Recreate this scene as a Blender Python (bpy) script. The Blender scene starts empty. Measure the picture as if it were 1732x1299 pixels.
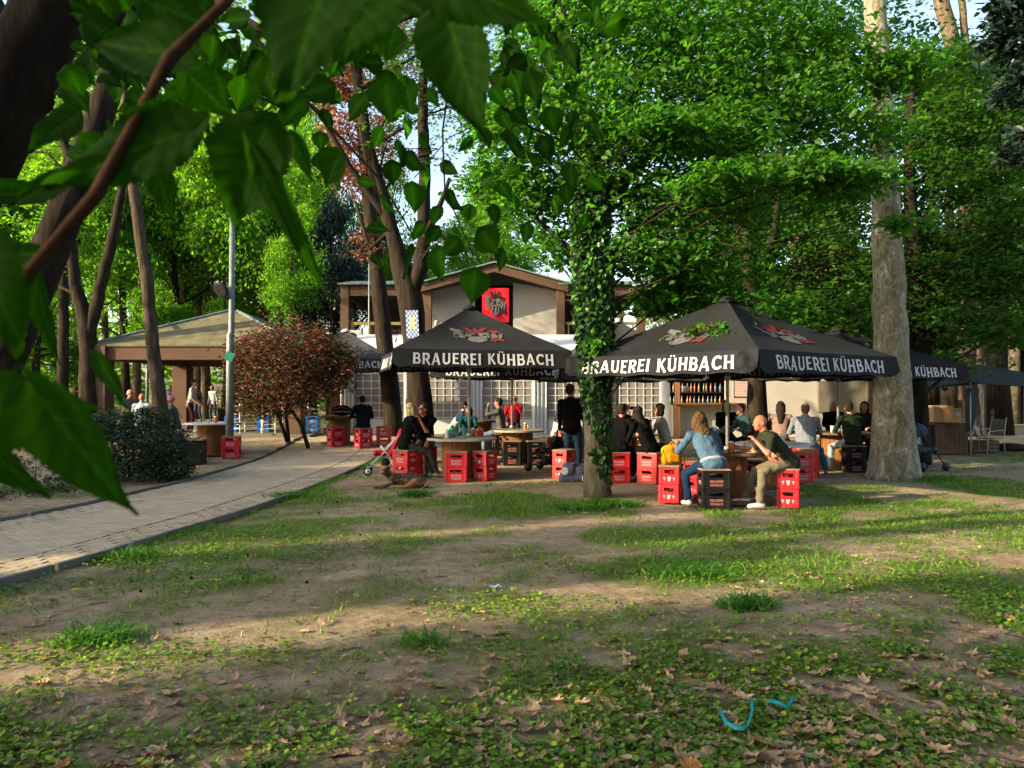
import bpy, bmesh, math, random
import numpy as np
from mathutils import Vector, Matrix
random.seed(7); RNG = np.random.default_rng(11)
C = bpy.context.scene.collection
R = math.radians
FPX, HZ, CX, EYE = 1300.0, 665.0, 866.0, 1.6      # focal length and horizon of the photograph, eye height

# ------------------------------------------------------------------ camera, sky, sun, exposure
sc = bpy.context.scene
cam = bpy.data.objects.new('camera', bpy.data.cameras.new('camera')); C.objects.link(cam)
cam.location = (0, 0, EYE); cam.rotation_euler = (R(90.683), 0, 0)
cam.data.sensor_width = 36; cam.data.lens = FPX/1732*36
cam.data.clip_start = .05; cam.data.clip_end = 1500
cam.data.dof.use_dof = True; cam.data.dof.focus_distance = 14; cam.data.dof.aperture_fstop = 9.5
sc.camera = cam
SUN_EL, SUN_AZ = 19.0, 203.0     # azimuth: angle of the direction TOWARDS the sun, from +X counter-clockwise
w = bpy.data.worlds.new('World'); sc.world = w; w.use_nodes = True
nt = w.node_tree; bg = nt.nodes['Background']
sky = nt.nodes.new('ShaderNodeTexSky'); sky.sky_type = 'NISHITA'; sky.sun_disc = False
sky.sun_elevation = R(SUN_EL); sky.sun_rotation = R(90-SUN_AZ); sky.air_density = 1.0; sky.dust_density = 3.0; sky.ozone_density = 0.35
nt.links.new(sky.outputs[0], bg.inputs[0]); bg.inputs[1].default_value = .15
sl = bpy.data.lights.new('sun', 'SUN'); sl.energy = 4.6; sl.angle = R(.5); sl.color = (1, .8, .5)
so = bpy.data.objects.new('sun', sl); C.objects.link(so)
sd = Vector((math.cos(R(SUN_AZ))*math.cos(R(SUN_EL)), math.sin(R(SUN_AZ))*math.cos(R(SUN_EL)), math.sin(R(SUN_EL))))
so.rotation_euler = sd.to_track_quat('Z', 'Y').to_euler(); so.location = sd*60
sc.view_settings.view_transform = 'Standard'; sc.view_settings.look = 'None'
sc.view_settings.exposure = 1.8; sc.view_settings.gamma = 1
sc.cycles.max_bounces = 7; sc.cycles.diffuse_bounces = 4; sc.cycles.transmission_bounces = 5
sc.cycles.caustics_reflective = False; sc.cycles.caustics_refractive = False
sc.cycles.sample_clamp_indirect = 4

# ------------------------------------------------------------------ placing
def gz(x, y):
    t = min(max((y-17.5)/6, 0), 1); return .25*t*t*(3-2*t)
def gzn(y):
    t = np.clip((y-17.5)/6, 0, 1); return .25*t*t*(3-2*t)
def X(px, d): return (px-CX)/FPX*d
def Z(py, d): return EYE+(HZ-py)/FPX*d
def G(px, py):
    d = EYE*FPX/(py-HZ); return (X(px, d), d)

def tag(o, label=None, cat=None, group=None, kind=None):
    if label: o['label'] = label
    if cat: o['category'] = cat
    if group: o['group'] = group
    if kind: o['kind'] = kind
    return o
def thing(name, label, cat, loc=(0, 0, 0), rz=0, group=None):
    o = bpy.data.objects.new(name, None); C.objects.link(o); o.empty_display_size = .2
    o.location = loc; o.rotation_euler = (0, 0, rz); return tag(o, label, cat, group)
def link(name, me, mat=None, parent=None, loc=None, smooth=None):
    o = bpy.data.objects.new(name, me); C.objects.link(o)
    if mat is not None and not me.materials:
        for m in (mat if isinstance(mat, (list, tuple)) else [mat]): me.materials.append(m)
    if parent: o.parent = parent
    if loc is not None: o.location = loc
    if smooth is not None: me.polygons.foreach_set('use_smooth', [smooth]*len(me.polygons))
    return o
def dup(root, loc, rz=None, label=None, group=None, rot=None, scale=None):
    r = root.copy(); C.objects.link(r); r.location = loc
    if rz is not None: r.rotation_euler = (0, 0, rz)
    if rot is not None: r.rotation_euler = rot
    if scale is not None: r.scale = scale
    if label: r['label'] = label
    if group: r['group'] = group
    for ch in root.children:
        c = ch.copy(); C.objects.link(c); c.parent = r
        for g in ch.children:
            d = g.copy(); C.objects.link(d); d.parent = c
    return r

class MB:                                           # collects shapes, builds ONE mesh
    def __init__(s): s.v = []; s.f = []; s.m = []
    def add(s, vs, fs, mi=0):
        b = len(s.v); s.v += [tuple(v) for v in vs]; s.f += [tuple(b+i for i in f) for f in fs]; s.m += [mi]*len(fs)
        return s
    def box(s, c, d, rz=0, mi=0, rx=0, ry=0, bev=0):
        M = Matrix.Translation(c) @ Matrix.Rotation(rz, 4, 'Z') @ Matrix.Rotation(rx, 4, 'X') @ Matrix.Rotation(ry, 4, 'Y')
        if bev <= 0:
            vs = [M @ Vector((x*d[0]/2, y*d[1]/2, z*d[2]/2)) for z in (-1, 1) for y in (-1, 1) for x in (-1, 1)]
            return s.add(vs, [(0, 2, 3, 1), (4, 5, 7, 6), (0, 1, 5, 4), (2, 6, 7, 3), (0, 4, 6, 2), (1, 3, 7, 5)], mi)
        bm = bmesh.new(); bmesh.ops.create_cube(bm, size=1)
        for v in bm.verts: v.co = Vector((v.co.x*d[0], v.co.y*d[1], v.co.z*d[2]))
        bmesh.ops.bevel(bm, geom=list(bm.edges), offset=bev, segments=2, affect='EDGES', profile=.5)
        s.addbm(bm, M, mi); return s
    def addbm(s, bm, M=None, mi=0):
        bm.verts.ensure_lookup_table(); M = M or Matrix()
        for i, v in enumerate(bm.verts): v.index = i
        s.add([M @ v.co for v in bm.verts], [[v.index for v in f.verts] for f in bm.faces], mi); bm.free()
    def tube(s, pts, rad, n=10, mi=0, cap=True, jit=0, seed=0, flat=1.0):
        pts = [Vector(p) for p in pts]; rr = rad if isinstance(rad, (list, tuple)) else [rad]*len(pts)
        rnd = random.Random(seed); vs = []; ref = None
        for i, p in enumerate(pts):
            t = (pts[min(i+1, len(pts)-1)]-pts[max(i-1, 0)])
            t = t.normalized() if t.length > 1e-9 else Vector((0, 0, 1))
            if ref is None: ref = t.orthogonal().normalized()
            a = (ref - t*ref.dot(t)); a = a.normalized() if a.length > 1e-6 else t.orthogonal().normalized(); ref = a
            b = t.cross(a)
            for k in range(n):
                th = 2*math.pi*k/n; q = rr[i]*(1+(rnd.random()-.5)*jit)
                vs.append(p + a*math.cos(th)*q + b*math.sin(th)*q*flat)
        fs = [(i*n+k, i*n+(k+1) % n, (i+1)*n+(k+1) % n, (i+1)*n+k) for i in range(len(pts)-1) for k in range(n)]
        if cap: fs += [tuple(range(n))[::-1], tuple((len(pts)-1)*n+k for k in range(n))]
        return s.add(vs, fs, mi)
    def lathe(s, prof, c=(0, 0, 0), n=24, mi=0, rz=0):            # prof: list of (r, z)
        vs = []; c = Vector(c)
        for r, z in prof:
            for k in range(n):
                th = 2*math.pi*k/n+rz; vs.append(c+Vector((r*math.cos(th), r*math.sin(th), z)))
        fs = [(i*n+k, i*n+(k+1) % n, (i+1)*n+(k+1) % n, (i+1)*n+k) for i in range(len(prof)-1) for k in range(n)]
        fs += [tuple(range(n))[::-1], tuple((len(prof)-1)*n+k for k in range(n))]
        return s.add(vs, fs, mi)
    def ell(s, c, r, n=12, m=8, mi=0, rot=None):
        c = Vector(c); vs = []; M = rot or Matrix.Identity(3)
        for i in range(1, m):
            ph = math.pi*i/m
            for k in range(n):
                th = 2*math.pi*k/n
                vs.append(c + M @ Vector((r[0]*math.sin(ph)*math.cos(th), r[1]*math.sin(ph)*math.sin(th), r[2]*math.cos(ph))))
        t = len(vs); vs += [c + M @ Vector((0, 0, r[2])), c + M @ Vector((0, 0, -r[2]))]
        fs = [(i*n+k, (i+1)*n+k, (i+1)*n+(k+1) % n, i*n+(k+1) % n) for i in range(m-2) for k in range(n)]
        fs += [(t, k, (k+1) % n) for k in range(n)] + [(t+1, (m-2)*n+(k+1) % n, (m-2)*n+k) for k in range(n)]
        return s.add(vs, fs, mi)
    def capsule(s, p0, p1, r0, r1, n=12, side=None, sx=1.0):      # tapered limb, optional wider side axis
        p0 = Vector(p0); p1 = Vector(p1); t = (p1-p0); L = t.length; t = t/L if L > 1e-6 else Vector((0, 0, 1))
        a = Vector(side) if side is not None else t.orthogonal()
        a = (a-t*a.dot(t)).normalized(); b = t.cross(a); vs = []; rings = []
        for j in range(5): ph = -math.pi/2+math.pi/2*j/4.0; rings.append((p0+t*r0*math.sin(ph), max(r0*math.cos(ph), r0*.02)))
        for j in range(5): ph = math.pi/2*j/4.0; rings.append((p1+t*r1*math.sin(ph), max(r1*math.cos(ph), r1*.02)))
        for c, r in rings:
            for k in range(n):
                th = 2*math.pi*k/n; vs.append(c+a*math.cos(th)*r*sx+b*math.sin(th)*r)
        m = len(rings)
        fs = [(i*n+k, i*n+(k+1) % n, (i+1)*n+(k+1) % n, (i+1)*n+k) for i in range(m-1) for k in range(n)]
        fs += [tuple(range(n))[::-1], tuple((m-1)*n+k for k in range(n))]
        return s.add(vs, fs)
    def mesh(s, name):
        me = bpy.data.meshes.new(name); me.from_pydata(s.v, [], s.f)
        if any(s.m): me.polygons.foreach_set('material_index', s.m)
        me.validate(); return me
    def build(s, name, mat, parent=None, smooth=False, loc=None):
        return link(name, s.mesh(name), mat, parent, loc, smooth)

# ------------------------------------------------------------------ materials
MATS = {}
def nodes_of(name):
    m = bpy.data.materials.new(name); m.use_nodes = True; MATS[name] = m
    return m, m.node_tree, m.node_tree.nodes['Principled BSDF']
def noise(nt, scale, detail=4, rough=.55, coord='Object', dist=0, vec=None):
    n = nt.nodes.new('ShaderNodeTexNoise'); n.inputs['Scale'].default_value = scale
    n.inputs['Detail'].default_value = detail; n.inputs['Roughness'].default_value = rough; n.inputs['Distortion'].default_value = dist
    if vec is None:
        tc = nt.nodes.new('ShaderNodeTexCoord'); vec = tc.outputs[coord]
    nt.links.new(vec, n.inputs['Vector']); return n
def ramp(nt, fac, stops):
    r = nt.nodes.new('ShaderNodeValToRGB'); nt.links.new(fac, r.inputs[0]); e = r.color_ramp.elements
    while len(e) < len(stops): e.new(.5)
    for i, (p, c) in enumerate(stops): e[i].position = p; e[i].color = (c[0], c[1], c[2], 1)
    return r.outputs[0]
def bump(nt, h, strength, dist, bs):
    b = nt.nodes.new('ShaderNodeBump'); b.inputs['Strength'].default_value = strength; b.inputs['Distance'].default_value = dist
    nt.links.new(h, b.inputs['Height']); nt.links.new(b.outputs[0], bs.inputs['Normal']); return b
def mat(name, col, rough=.7, var=.25, scale=6, bmp=.15, bdist=.01, metal=0, stretch=None, col2=None, spec=.15, fine=None):
    if name in MATS: return MATS[name]
    m, nt, bs = nodes_of(name); vec = None
    tc = nt.nodes.new('ShaderNodeTexCoord'); vec = tc.outputs['Object']
    if stretch:
        mp = nt.nodes.new('ShaderNodeMapping'); mp.inputs['Scale'].default_value = stretch
        nt.links.new(vec, mp.inputs[0]); vec = mp.outputs[0]
    n = noise(nt, scale, 5, .6, vec=vec)
    a = [max(c*(1-var), 0) for c in col]; b = col2 or [min(c*(1+var), 1) for c in col]
    nt.links.new(ramp(nt, n.outputs[0], [(.3, a), (.7, b)]), bs.inputs['Base Color'])
    bs.inputs['Roughness'].default_value = rough; bs.inputs['Metallic'].default_value = metal
    bs.inputs['Specular IOR Level'].default_value = spec
    if bmp: 
        n2 = noise(nt, fine or scale*4, 5, .65, vec=vec); bump(nt, n2.outputs[0], bmp, bdist, bs)
    return m
def leafmat(name, col, trans=.45, tcol=None, rough=.5, spec=.25):
    m = bpy.data.materials.new(name); m.use_nodes = True; MATS[name] = m; nt = m.node_tree
    bs = nt.nodes['Principled BSDF']; out = nt.nodes['Material Output']
    at = nt.nodes.new('ShaderNodeAttribute'); at.attribute_name = 'tint'
    mx = nt.nodes.new('ShaderNodeMix'); mx.data_type = 'RGBA'; mx.blend_type = 'MULTIPLY'; mx.inputs[0].default_value = 1
    mx.inputs[6].default_value = (*col, 1); nt.links.new(at.outputs['Color'], mx.inputs[7])
    nt.links.new(mx.outputs[2], bs.inputs['Base Color']); bs.inputs['Roughness'].default_value = rough
    bs.inputs['Specular IOR Level'].default_value = spec
    tr = nt.nodes.new('ShaderNodeBsdfTranslucent'); m2 = nt.nodes.new('ShaderNodeMix'); m2.data_type = 'RGBA'; m2.blend_type = 'MULTIPLY'
    m2.inputs[0].default_value = 1; m2.inputs[6].default_value = (*(tcol or [min(c*1.7, 1) for c in col]), 1)
    nt.links.new(at.outputs['Color'], m2.inputs[7]); nt.links.new(m2.outputs[2], tr.inputs[0])
    ms = nt.nodes.new('ShaderNodeMixShader'); ms.inputs[0].default_value = trans
    nt.links.new(bs.outputs[0], ms.inputs[1]); nt.links.new(tr.outputs[0], ms.inputs[2]); nt.links.new(ms.outputs[0], out.inputs[0])
    return m

M_soil, nt, bs = nodes_of('soil')
at = nt.nodes.new('ShaderNodeAttribute'); at.attribute_name = 'tint'
n1 = noise(nt, .55, 6, .65); n2 = noise(nt, 6, 6, .7); n3 = noise(nt, 55, 4, .7)
c1 = ramp(nt, n1.outputs[0], [(.3, (.22, .17, .105)), (.5, (.36, .285, .19)), (.72, (.48, .39, .275))])
c2 = ramp(nt, n2.outputs[0], [(.32, (.55, .5, .45)), (.6, (1, 1, 1))])
c3 = ramp(nt, n3.outputs[0], [(.36, (.5, .46, .42)), (.5, (1, 1, 1)), (.66, (1.0, .97, .9)), (.72, (1.7, 1.6, 1.5))])
def mul(nt, a, b, f=1.0):
    mx = nt.nodes.new('ShaderNodeMix'); mx.data_type = 'RGBA'; mx.blend_type = 'MULTIPLY'; mx.inputs[0].default_value = f
    nt.links.new(a, mx.inputs[6]); nt.links.new(b, mx.inputs[7]); return mx.outputs[2]
base = mul(nt, mul(nt, c1, c2), c3, .8)
gn = noise(nt, 22, 5, .75); gc = ramp(nt, gn.outputs[0], [(.38, (.1, .085, .04)), (.48, (.09, .125, .025)), (.7, (.13, .2, .03))])
mx = nt.nodes.new('ShaderNodeMix'); mx.data_type = 'RGBA'; nt.links.new(at.outputs['Fac'], mx.inputs[0])
nt.links.new(base, mx.inputs[6]); nt.links.new(gc, mx.inputs[7]); nt.links.new(mx.outputs[2], bs.inputs['Base Color'])
bs.inputs['Roughness'].default_value = .95; bs.inputs['Specular IOR Level'].default_value = .15
nb = noise(nt, 16, 9, .8); bump(nt, nb.outputs[0], 1.0, .06, bs)

def bark(name, a, b, c, scale=9, zs=.22, bmp=.9, d=.03):
    m, nt, bs = nodes_of(name)
    tc = nt.nodes.new('ShaderNodeTexCoord'); mp = nt.nodes.new('ShaderNodeMapping'); mp.inputs['Scale'].default_value = (1, 1, zs)
    nt.links.new(tc.outputs['Object'], mp.inputs[0])
    n = noise(nt, scale, 8, .7, dist=.6, vec=mp.outputs[0]); nt.links.new(ramp(nt, n.outputs[0], [(.34, a), (.52, b), (.68, c)]), bs.inputs['Base Color'])
    bs.inputs['Roughness'].default_value = .95; bs.inputs['Specular IOR Level'].default_value = .1
    n2 = noise(nt, scale*1.7, 8, .75, dist=.8, vec=mp.outputs[0]); bump(nt, n2.outputs[0], bmp, d, bs); return m
M_bark = bark('bark_brown', (.022, .016, .011), (.055, .041, .029), (.11, .085, .062))
M_barkd = bark('bark_dark', (.008, .006, .005), (.02, .015, .011), (.04, .03, .023))
M_barkw = bark('bark_warm', (.04, .03, .02), (.095, .072, .05), (.18, .14, .1))
M_barkg = bark('bark_grey_green', (.045, .041, .026), (.09, .08, .056), (.16, .145, .105), scale=6, zs=.5, bmp=.5, d=.015)
M_twig = mat('twig_red', (.03, .014, .007), .85, .4, 90, .6, .002, spec=.05)
m, nt, bs = nodes_of('bark_plane'); M_plane = m
tc = nt.nodes.new('ShaderNodeTexCoord'); mp = nt.nodes.new('ShaderNodeMapping'); mp.inputs['Scale'].default_value = (1, 1, .55); nt.links.new(tc.outputs['Object'], mp.inputs[0])
v = noise(nt, 4.5, 7, .68, dist=1.2, vec=mp.outputs[0]); a = ramp(nt, v.outputs[0], [(.33, (.075, .07, .035)), (.44, (.13, .12, .075)), (.56, (.2, .18, .13)), (.63, (.3, .28, .23)), (.7, (.5, .48, .43))])
v2 = noise(nt, 22, 6, .7, dist=1, vec=mp.outputs[0]); b = ramp(nt, v2.outputs[0], [(.36, (.45, .42, .36)), (.5, (.9, .9, .9)), (.68, (1.35, 1.35, 1.3))])
nt.links.new(mul(nt, a, b), bs.inputs['Base Color']); bs.inputs['Roughness'].default_value = .9; bump(nt, v2.outputs[0], .5, .015, bs)

M_red = mat('crate_red', (0.38, 0.004, 0.012), .38, .12, 5, .05, .003, spec=.5)
M_blk = mat('crate_black', (0.009, 0.0095, 0.01), .42, .3, 5, .05, .003)
M_blu = mat('crate_blue', (0.008, 0.08, 0.3), .4, .2, 5, .05, .003)
M_ink = mat('ink_white', (0.4, 0.4, 0.42), .6, .1, 20, 0)
M_inkr = mat('ink_rust', (.42, .16, .13), .6, .15, 20, 0)
M_inkd = mat('ink_showing_through', (.13, .14, .15), .8, .2, 20, 0)
M_board = mat('seat_board', (0.19, 0.145, 0.1), .75, .25, 3, .3, .004, stretch=(1, 8, 1))
M_wood = mat('drum_wood', (0.15, 0.065, 0.024), .7, .35, 3, .4, .006, stretch=(8, 8, .6))
M_woodw = mat('worn_table_top', (0.26, 0.235, 0.2), .7, .3, 2.5, .35, .006, stretch=(1, 9, 1))
M_woodd = mat('plank_dark', (0.1, 0.062, 0.038), .75, .35, 3, .4, .006, stretch=(1, 9, 1))
M_tabw = mat('white_table_top', (0.4, 0.4, 0.39), .5, .1, 3, .1, .003)
M_can = mat('canopy_black', (0.0095, 0.0108, 0.0125), .85, .28, 1.6, .35, .02, fine=5)
M_can2 = mat('canopy_grey', (.03, .032, .035), .9, .3, 1.2, .5, .03, fine=4, spec=.05)
M_alu = mat('pole_metal', (0.3, 0.31, 0.31), .35, .1, 4, .05, .002, metal=.35)
M_galv = mat('galvanised_pole', (.14, .165, .17), .55, .22, 9, .1, .003, metal=.35)
M_dmet = mat('dark_metal', (0.016, 0.016, 0.018), .5, .3, 8, .1, .002, metal=.3)
M_conc = mat('concrete_brown', (0.075, 0.046, 0.032), .9, .16, 1.4, .25, .01, fine=18)
M_conc2 = mat('concrete_dark', (.07, .052, .044), .9, .2, 1.4, .25, .01)
M_slab = mat('slab_grey', (0.12, 0.11, 0.09), .9, .2, 2, .3, .01)
M_wall = mat('plaster_white', (.34, .325, .3), .9, .1, .9, .12, .01, fine=12)
M_plas = mat('tent_plastic', (0.4, 0.41, 0.425), .5, .07, 1.2, .35, .03, fine=2.5)
M_roofg = mat('roof_copper_green', (0.1, 0.15, 0.14), .6, .3, 1.6, .3, .02, stretch=(6, 1, 1))
M_roofm = mat('roof_mossy', (0.085, 0.083, 0.055), .9, .35, 2.2, .6, .03, col2=(.15, .135, .075))
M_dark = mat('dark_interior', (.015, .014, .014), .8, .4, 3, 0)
M_gl = mat('clear_pvc', (.16, .15, .145), .12, .3, .8, .2, .02, spec=.7)
M_rail = mat('rail_ochre', (.16, .14, .05), .7, .2, 4, .2, .004)
# ------------------------------------------------------------------ ground, path
def fbm(x, y, seed=0, oct=4, s=1.0):
    r = np.random.default_rng(seed); out = 0; a = 1.0; tot = 0
    for o in range(oct):
        for k in range(5):
            th = r.uniform(0, 6.28); f = s*(1.9**o)*r.uniform(.8, 1.3); ph = r.uniform(0, 6.28)
            out = out + a*np.sin((x*math.cos(th)+y*math.sin(th))*f+ph + 1.3*np.sin((x*math.sin(th)-y*math.cos(th))*f*.7+ph*2))
        tot += a*2.2; a *= .6
    return np.clip(.5+.5*out/tot, 0, 1)
XR = ([2, 5, 6.4, 8, 10.4, 13, 16, 20.8, 24], [-5.3, -4.75, -4.3, -4.0, -3.6, -3.4, -3.3, -3.35, -3.2])
XL = ([2, 5, 9.45, 10.9, 13.9, 20.8, 24], [-8.6, -7.6, -6.35, -6.05, -5.85, -6.1, -6.4])
xr = lambda y: np.interp(y, *XR); xl = lambda y: np.interp(y, *XL)
# (px, py, half width, half height, density) of the grass swathes
GP = [(300, 935, 150, 22, .75), (470, 885, 190, 26, .85), (600, 850, 150, 16, .6), (780, 925, 130, 30, .7), (720, 905, 90, 18, .8), (860, 850, 130, 22, .9), (840, 965, 60, 16, .5),
      (1040, 905, 60, 16, 1), (1180, 905, 170, 22, 1), (1130, 965, 125, 28, 1.1), (1280, 945, 170, 30, 1.1), (1380, 975, 150, 20, .9), (1450, 880, 200, 26, 1),
      (1600, 870, 170, 34, 1), (1570, 970, 130, 26, 1), (1690, 1000, 80, 26, 1), (1640, 930, 110, 30, .8), (1215, 862, 50, 10, .9), (1300, 862, 60, 9, .7),
      (1460, 832, 130, 14, .8), (1680, 822, 100, 18, .8), (1360, 905, 120, 20, .8), (1010, 858, 60, 14, .9), (230, 985, 60, 14, .8), (520, 838, 60, 14, 1),
      (330, 1000, 190, 26, .35), (120, 1040, 140, 30, .3), (640, 1000, 140, 24, .3), (1700, 770, 90, 20, .5), (690, 835, 50, 8, .9), (700,1080,60,12,.35), (30, 985, 50, 14, .6)]
GPW = []
for px, py, hw, hh, dn in GP:
    x, y = G(px, py); GPW.append((x, y, hw/FPX*y, (G(px, py-hh)[1]-G(px, py+hh)[1])/2, dn))
def grassmask(x, y):
    m = np.zeros_like(x)
    for cx, cy, rx, ry, dn in GPW:
        q = ((x-cx)/rx)**2+((y-cy)/ry)**2; m = np.maximum(m, dn*np.clip(1.5-q, 0, 1))
    n = fbm(x, y, 3, 4, 1.6); n2 = fbm(x, y, 5, 3, 4.5)
    m = m*np.clip((n*.6+n2*.6-.3)*3.2, 0, 1.2) + .34*np.clip((n2-.42)*4, 0, 1)*np.clip((n-.3)*3, 0, 1)
    far = np.clip((y-24)/8, 0, 1); m = np.maximum(m, far*.9)
    m = np.maximum(m, np.clip((x-6.5)/3, 0, 1)*np.clip((9-y)/3, 0, 1)*.6*n)
    on = (x > xl(y)-.02) & (x < xr(y)+.05) & (y < 24); m[on] = 0
    return np.clip(m, 0, 1.1)
def clovermask(x, y):
    n = fbm(x, y, 9, 4, 1.1); n2 = fbm(x, y, 10, 3, 5)
    edge = 4.75+.42*np.clip(x, -1.2, 6)+.25*np.sin(x*1.7)
    m = np.clip((edge-y)/1.1+.25, 0, 1)*np.clip((n*.5+n2*.75-.42)*4, 0, 1)
    m2 = .5*np.exp(-((x+2.3)/1.3)**2-((y-4.75)/.22)**2)
    m3 = .55*np.clip((n-.44)*4, 0, 1)*np.clip((10-y)/3, 0, 1)
    m = np.maximum(np.maximum(m, m2), m3*n2*1.3); on = (x < xr(y)+.1); m[on] *= .0
    return np.clip(m, 0, 1)
def axis(lo, hi, step, far, grow=1.22):
    c = list(np.arange(lo, hi+step/2, step)); s = step
    a = c[-1]
    while a < far: s *= grow; a += s; c.append(a)
    s = step; a = c[0]
    while a > -far: s *= grow; a -= s; c.insert(0, a)
    return np.array(c)
gx = axis(-9, 13, .09, 420); gy = axis(1.5, 26, .09, 420)
XX, YY = np.meshgrid(gx, gy); GM = grassmask(XX.copy(), YY.copy()); CM = clovermask(XX.copy(), YY.copy())
HH = gzn(YY) + (-.028*fbm(XX, YY, 21, 3, .8)-.012*fbm(XX, YY, 22, 2, 5))*np.clip((15-YY)/4, .25, 1)
V = np.stack([XX, YY, HH], -1).reshape(-1, 3); nx, ny = len(gx), len(gy)
idx = np.arange(nx*ny).reshape(ny, nx); F = np.stack([idx[:-1, :-1], idx[:-1, 1:], idx[1:, 1:], idx[1:, :-1]], -1).reshape(-1, 4)
def npmesh(name, V, F, tint=None):
    me = bpy.data.meshes.new(name); k = F.shape[1]; n = len(F)
    me.vertices.add(len(V)); me.vertices.foreach_set('co', np.ascontiguousarray(V, dtype=np.float32).ravel())
    me.loops.add(n*k); me.loops.foreach_set('vertex_index', np.ascontiguousarray(F, dtype=np.int32).ravel())
    me.polygons.add(n); me.polygons.foreach_set('loop_start', np.arange(0, n*k, k, dtype=np.int32))
    me.update(calc_edges=True)
    if tint is not None:
        ca = me.color_attributes.new('tint', 'FLOAT_COLOR', 'POINT'); t = np.ones((len(V), 4), np.float32)
        t[:, :3] = tint if tint.ndim == 2 else tint[:, None]; ca.data.foreach_set('color', t.ravel())
    return me
gme = npmesh('ground', V, F, np.clip(np.maximum(GM*.85, CM*.8), 0, .9).ravel())
tag(link('ground', gme, M_soil, smooth=True), 'bare brown dirt with thin grass spreading under the trees', 'ground', kind='structure')

M_pav = mat('pavers', (.35, .29, .21), .9, .18, 3, .3, .004)
nt = M_pav.node_tree; bs = nt.nodes['Principled BSDF']
tc = nt.nodes.new('ShaderNodeTexCoord'); br = nt.nodes.new('ShaderNodeTexBrick'); nt.links.new(tc.outputs['Object'], br.inputs[0])
br.inputs['Scale'].default_value = 4.2; br.inputs['Mortar Size'].default_value = .02; br.inputs['Color1'].default_value = (1, 1, 1, 1); br.inputs['Color2'].default_value = (.8, .79, .77, 1); br.inputs['Mortar'].default_value = (.5, .46, .4, 1)
old = bs.inputs['Base Color'].links[0].from_socket; nt.links.new(mul(nt, old, br.outputs[0]), bs.inputs['Base Color'])
M_joint = mat('paver_joint_soil', (.27, .22, .12), .95, .5, 9, .5, .01)
M_block = mat('grass_paver', (.29, .24, .175), .9, .25, 3, .3, .004)
mb = MB(); ys = [2+.4*i for i in range(56)]
def strip(mb, f0, f1, z, y0=2, y1=24.2, st=.4):
    y = y0; P = []
    while y <= y1+1e-6: P.append((f0(y), f1(y), y)); y += st
    vs = []
    for a, b, y in P: vs += [(a, y, gz(a, y)+z), (b, y, gz(b, y)+z)]
    mb.add(vs, [(2*i, 2*i+1, 2*i+3, 2*i+2) for i in range(len(P)-1)])
BW = .62
strip(mb, lambda y: xl(y)+BW, lambda y: xr(y)-BW, .012)
mb.build('path', M_pav)['kind'] = 'structure'
mb = MB(); strip(mb, lambda y: xl(y), lambda y: xl(y)+BW-.004, .004); strip(mb, lambda y: xr(y)-BW+.004, lambda y: xr(y), .004)
mb.build('path_edging_soil', M_joint)['kind'] = 'structure'
mb = MB(); rnd = random.Random(4)
for side in (0, 1):
    y = 2.0; i = 0
    while y < 24:
        for k in range(5):
            x0 = (xl(y)+.03 if side == 0 else xr(y)-BW+.03)+k*.118
            if (k+i) % 2 == 0 or rnd.random() < .45: mb.box((x0+.05, y+.06, gz(0, y)+.004+rnd.uniform(-.002, .003)), (.112, .112 if (k+i) % 2 == 0 else .09, .012))
        y += .118; i += 1
mb.build('grass_pavers', M_block)['kind'] = 'structure'
mb = MB()
for fn in (lambda y: xr(y), lambda y: xl(y)-.08):
    y = 2.0
    while y < 24:
        a, b = fn(y), fn(y+.99); mb.box(((a+b)/2+.04, y+.495, gz(0, y+.5)+.015), (.05, .985, .075), rz=-math.atan2(b-a, .99), bev=.008)
        y += 1.0
tag(mb.build('kerb', M_slab), kind='structure')
mb = MB()
vs = []
def sheet(mb, poly, z, n=1):
    b = [(x, y, gz(x, y)+z) for x, y in poly]; mb.add(b, [tuple(range(len(b)))])
for i in range(10):
    y0, y1 = 21.6+i*.55, 21.6+(i+1)*.55
    sheet(mb, [(-3.1, y0), (11, y0), (11, y1), (-3.1, y1)] if i > 2 else [(-3.1, y0), (-1.5+i, y0), (-1+i, y1), (-3.1, y1)], .016)
mb.build('plaza_paving', M_pav)['kind'] = 'structure'
mb = MB()
for i in range(8): sheet(mb, [(-40, 17+i*1.2), (-14.5, 17+i*1.2), (-14.5, 17+(i+1)*1.2), (-40, 17+(i+1)*1.2)], .02)
tag(mb.build('gravel_road', mat('gravel_grey', (.38, .36, .35), .95, .3, 30, .6, .01)), kind='structure')

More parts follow.
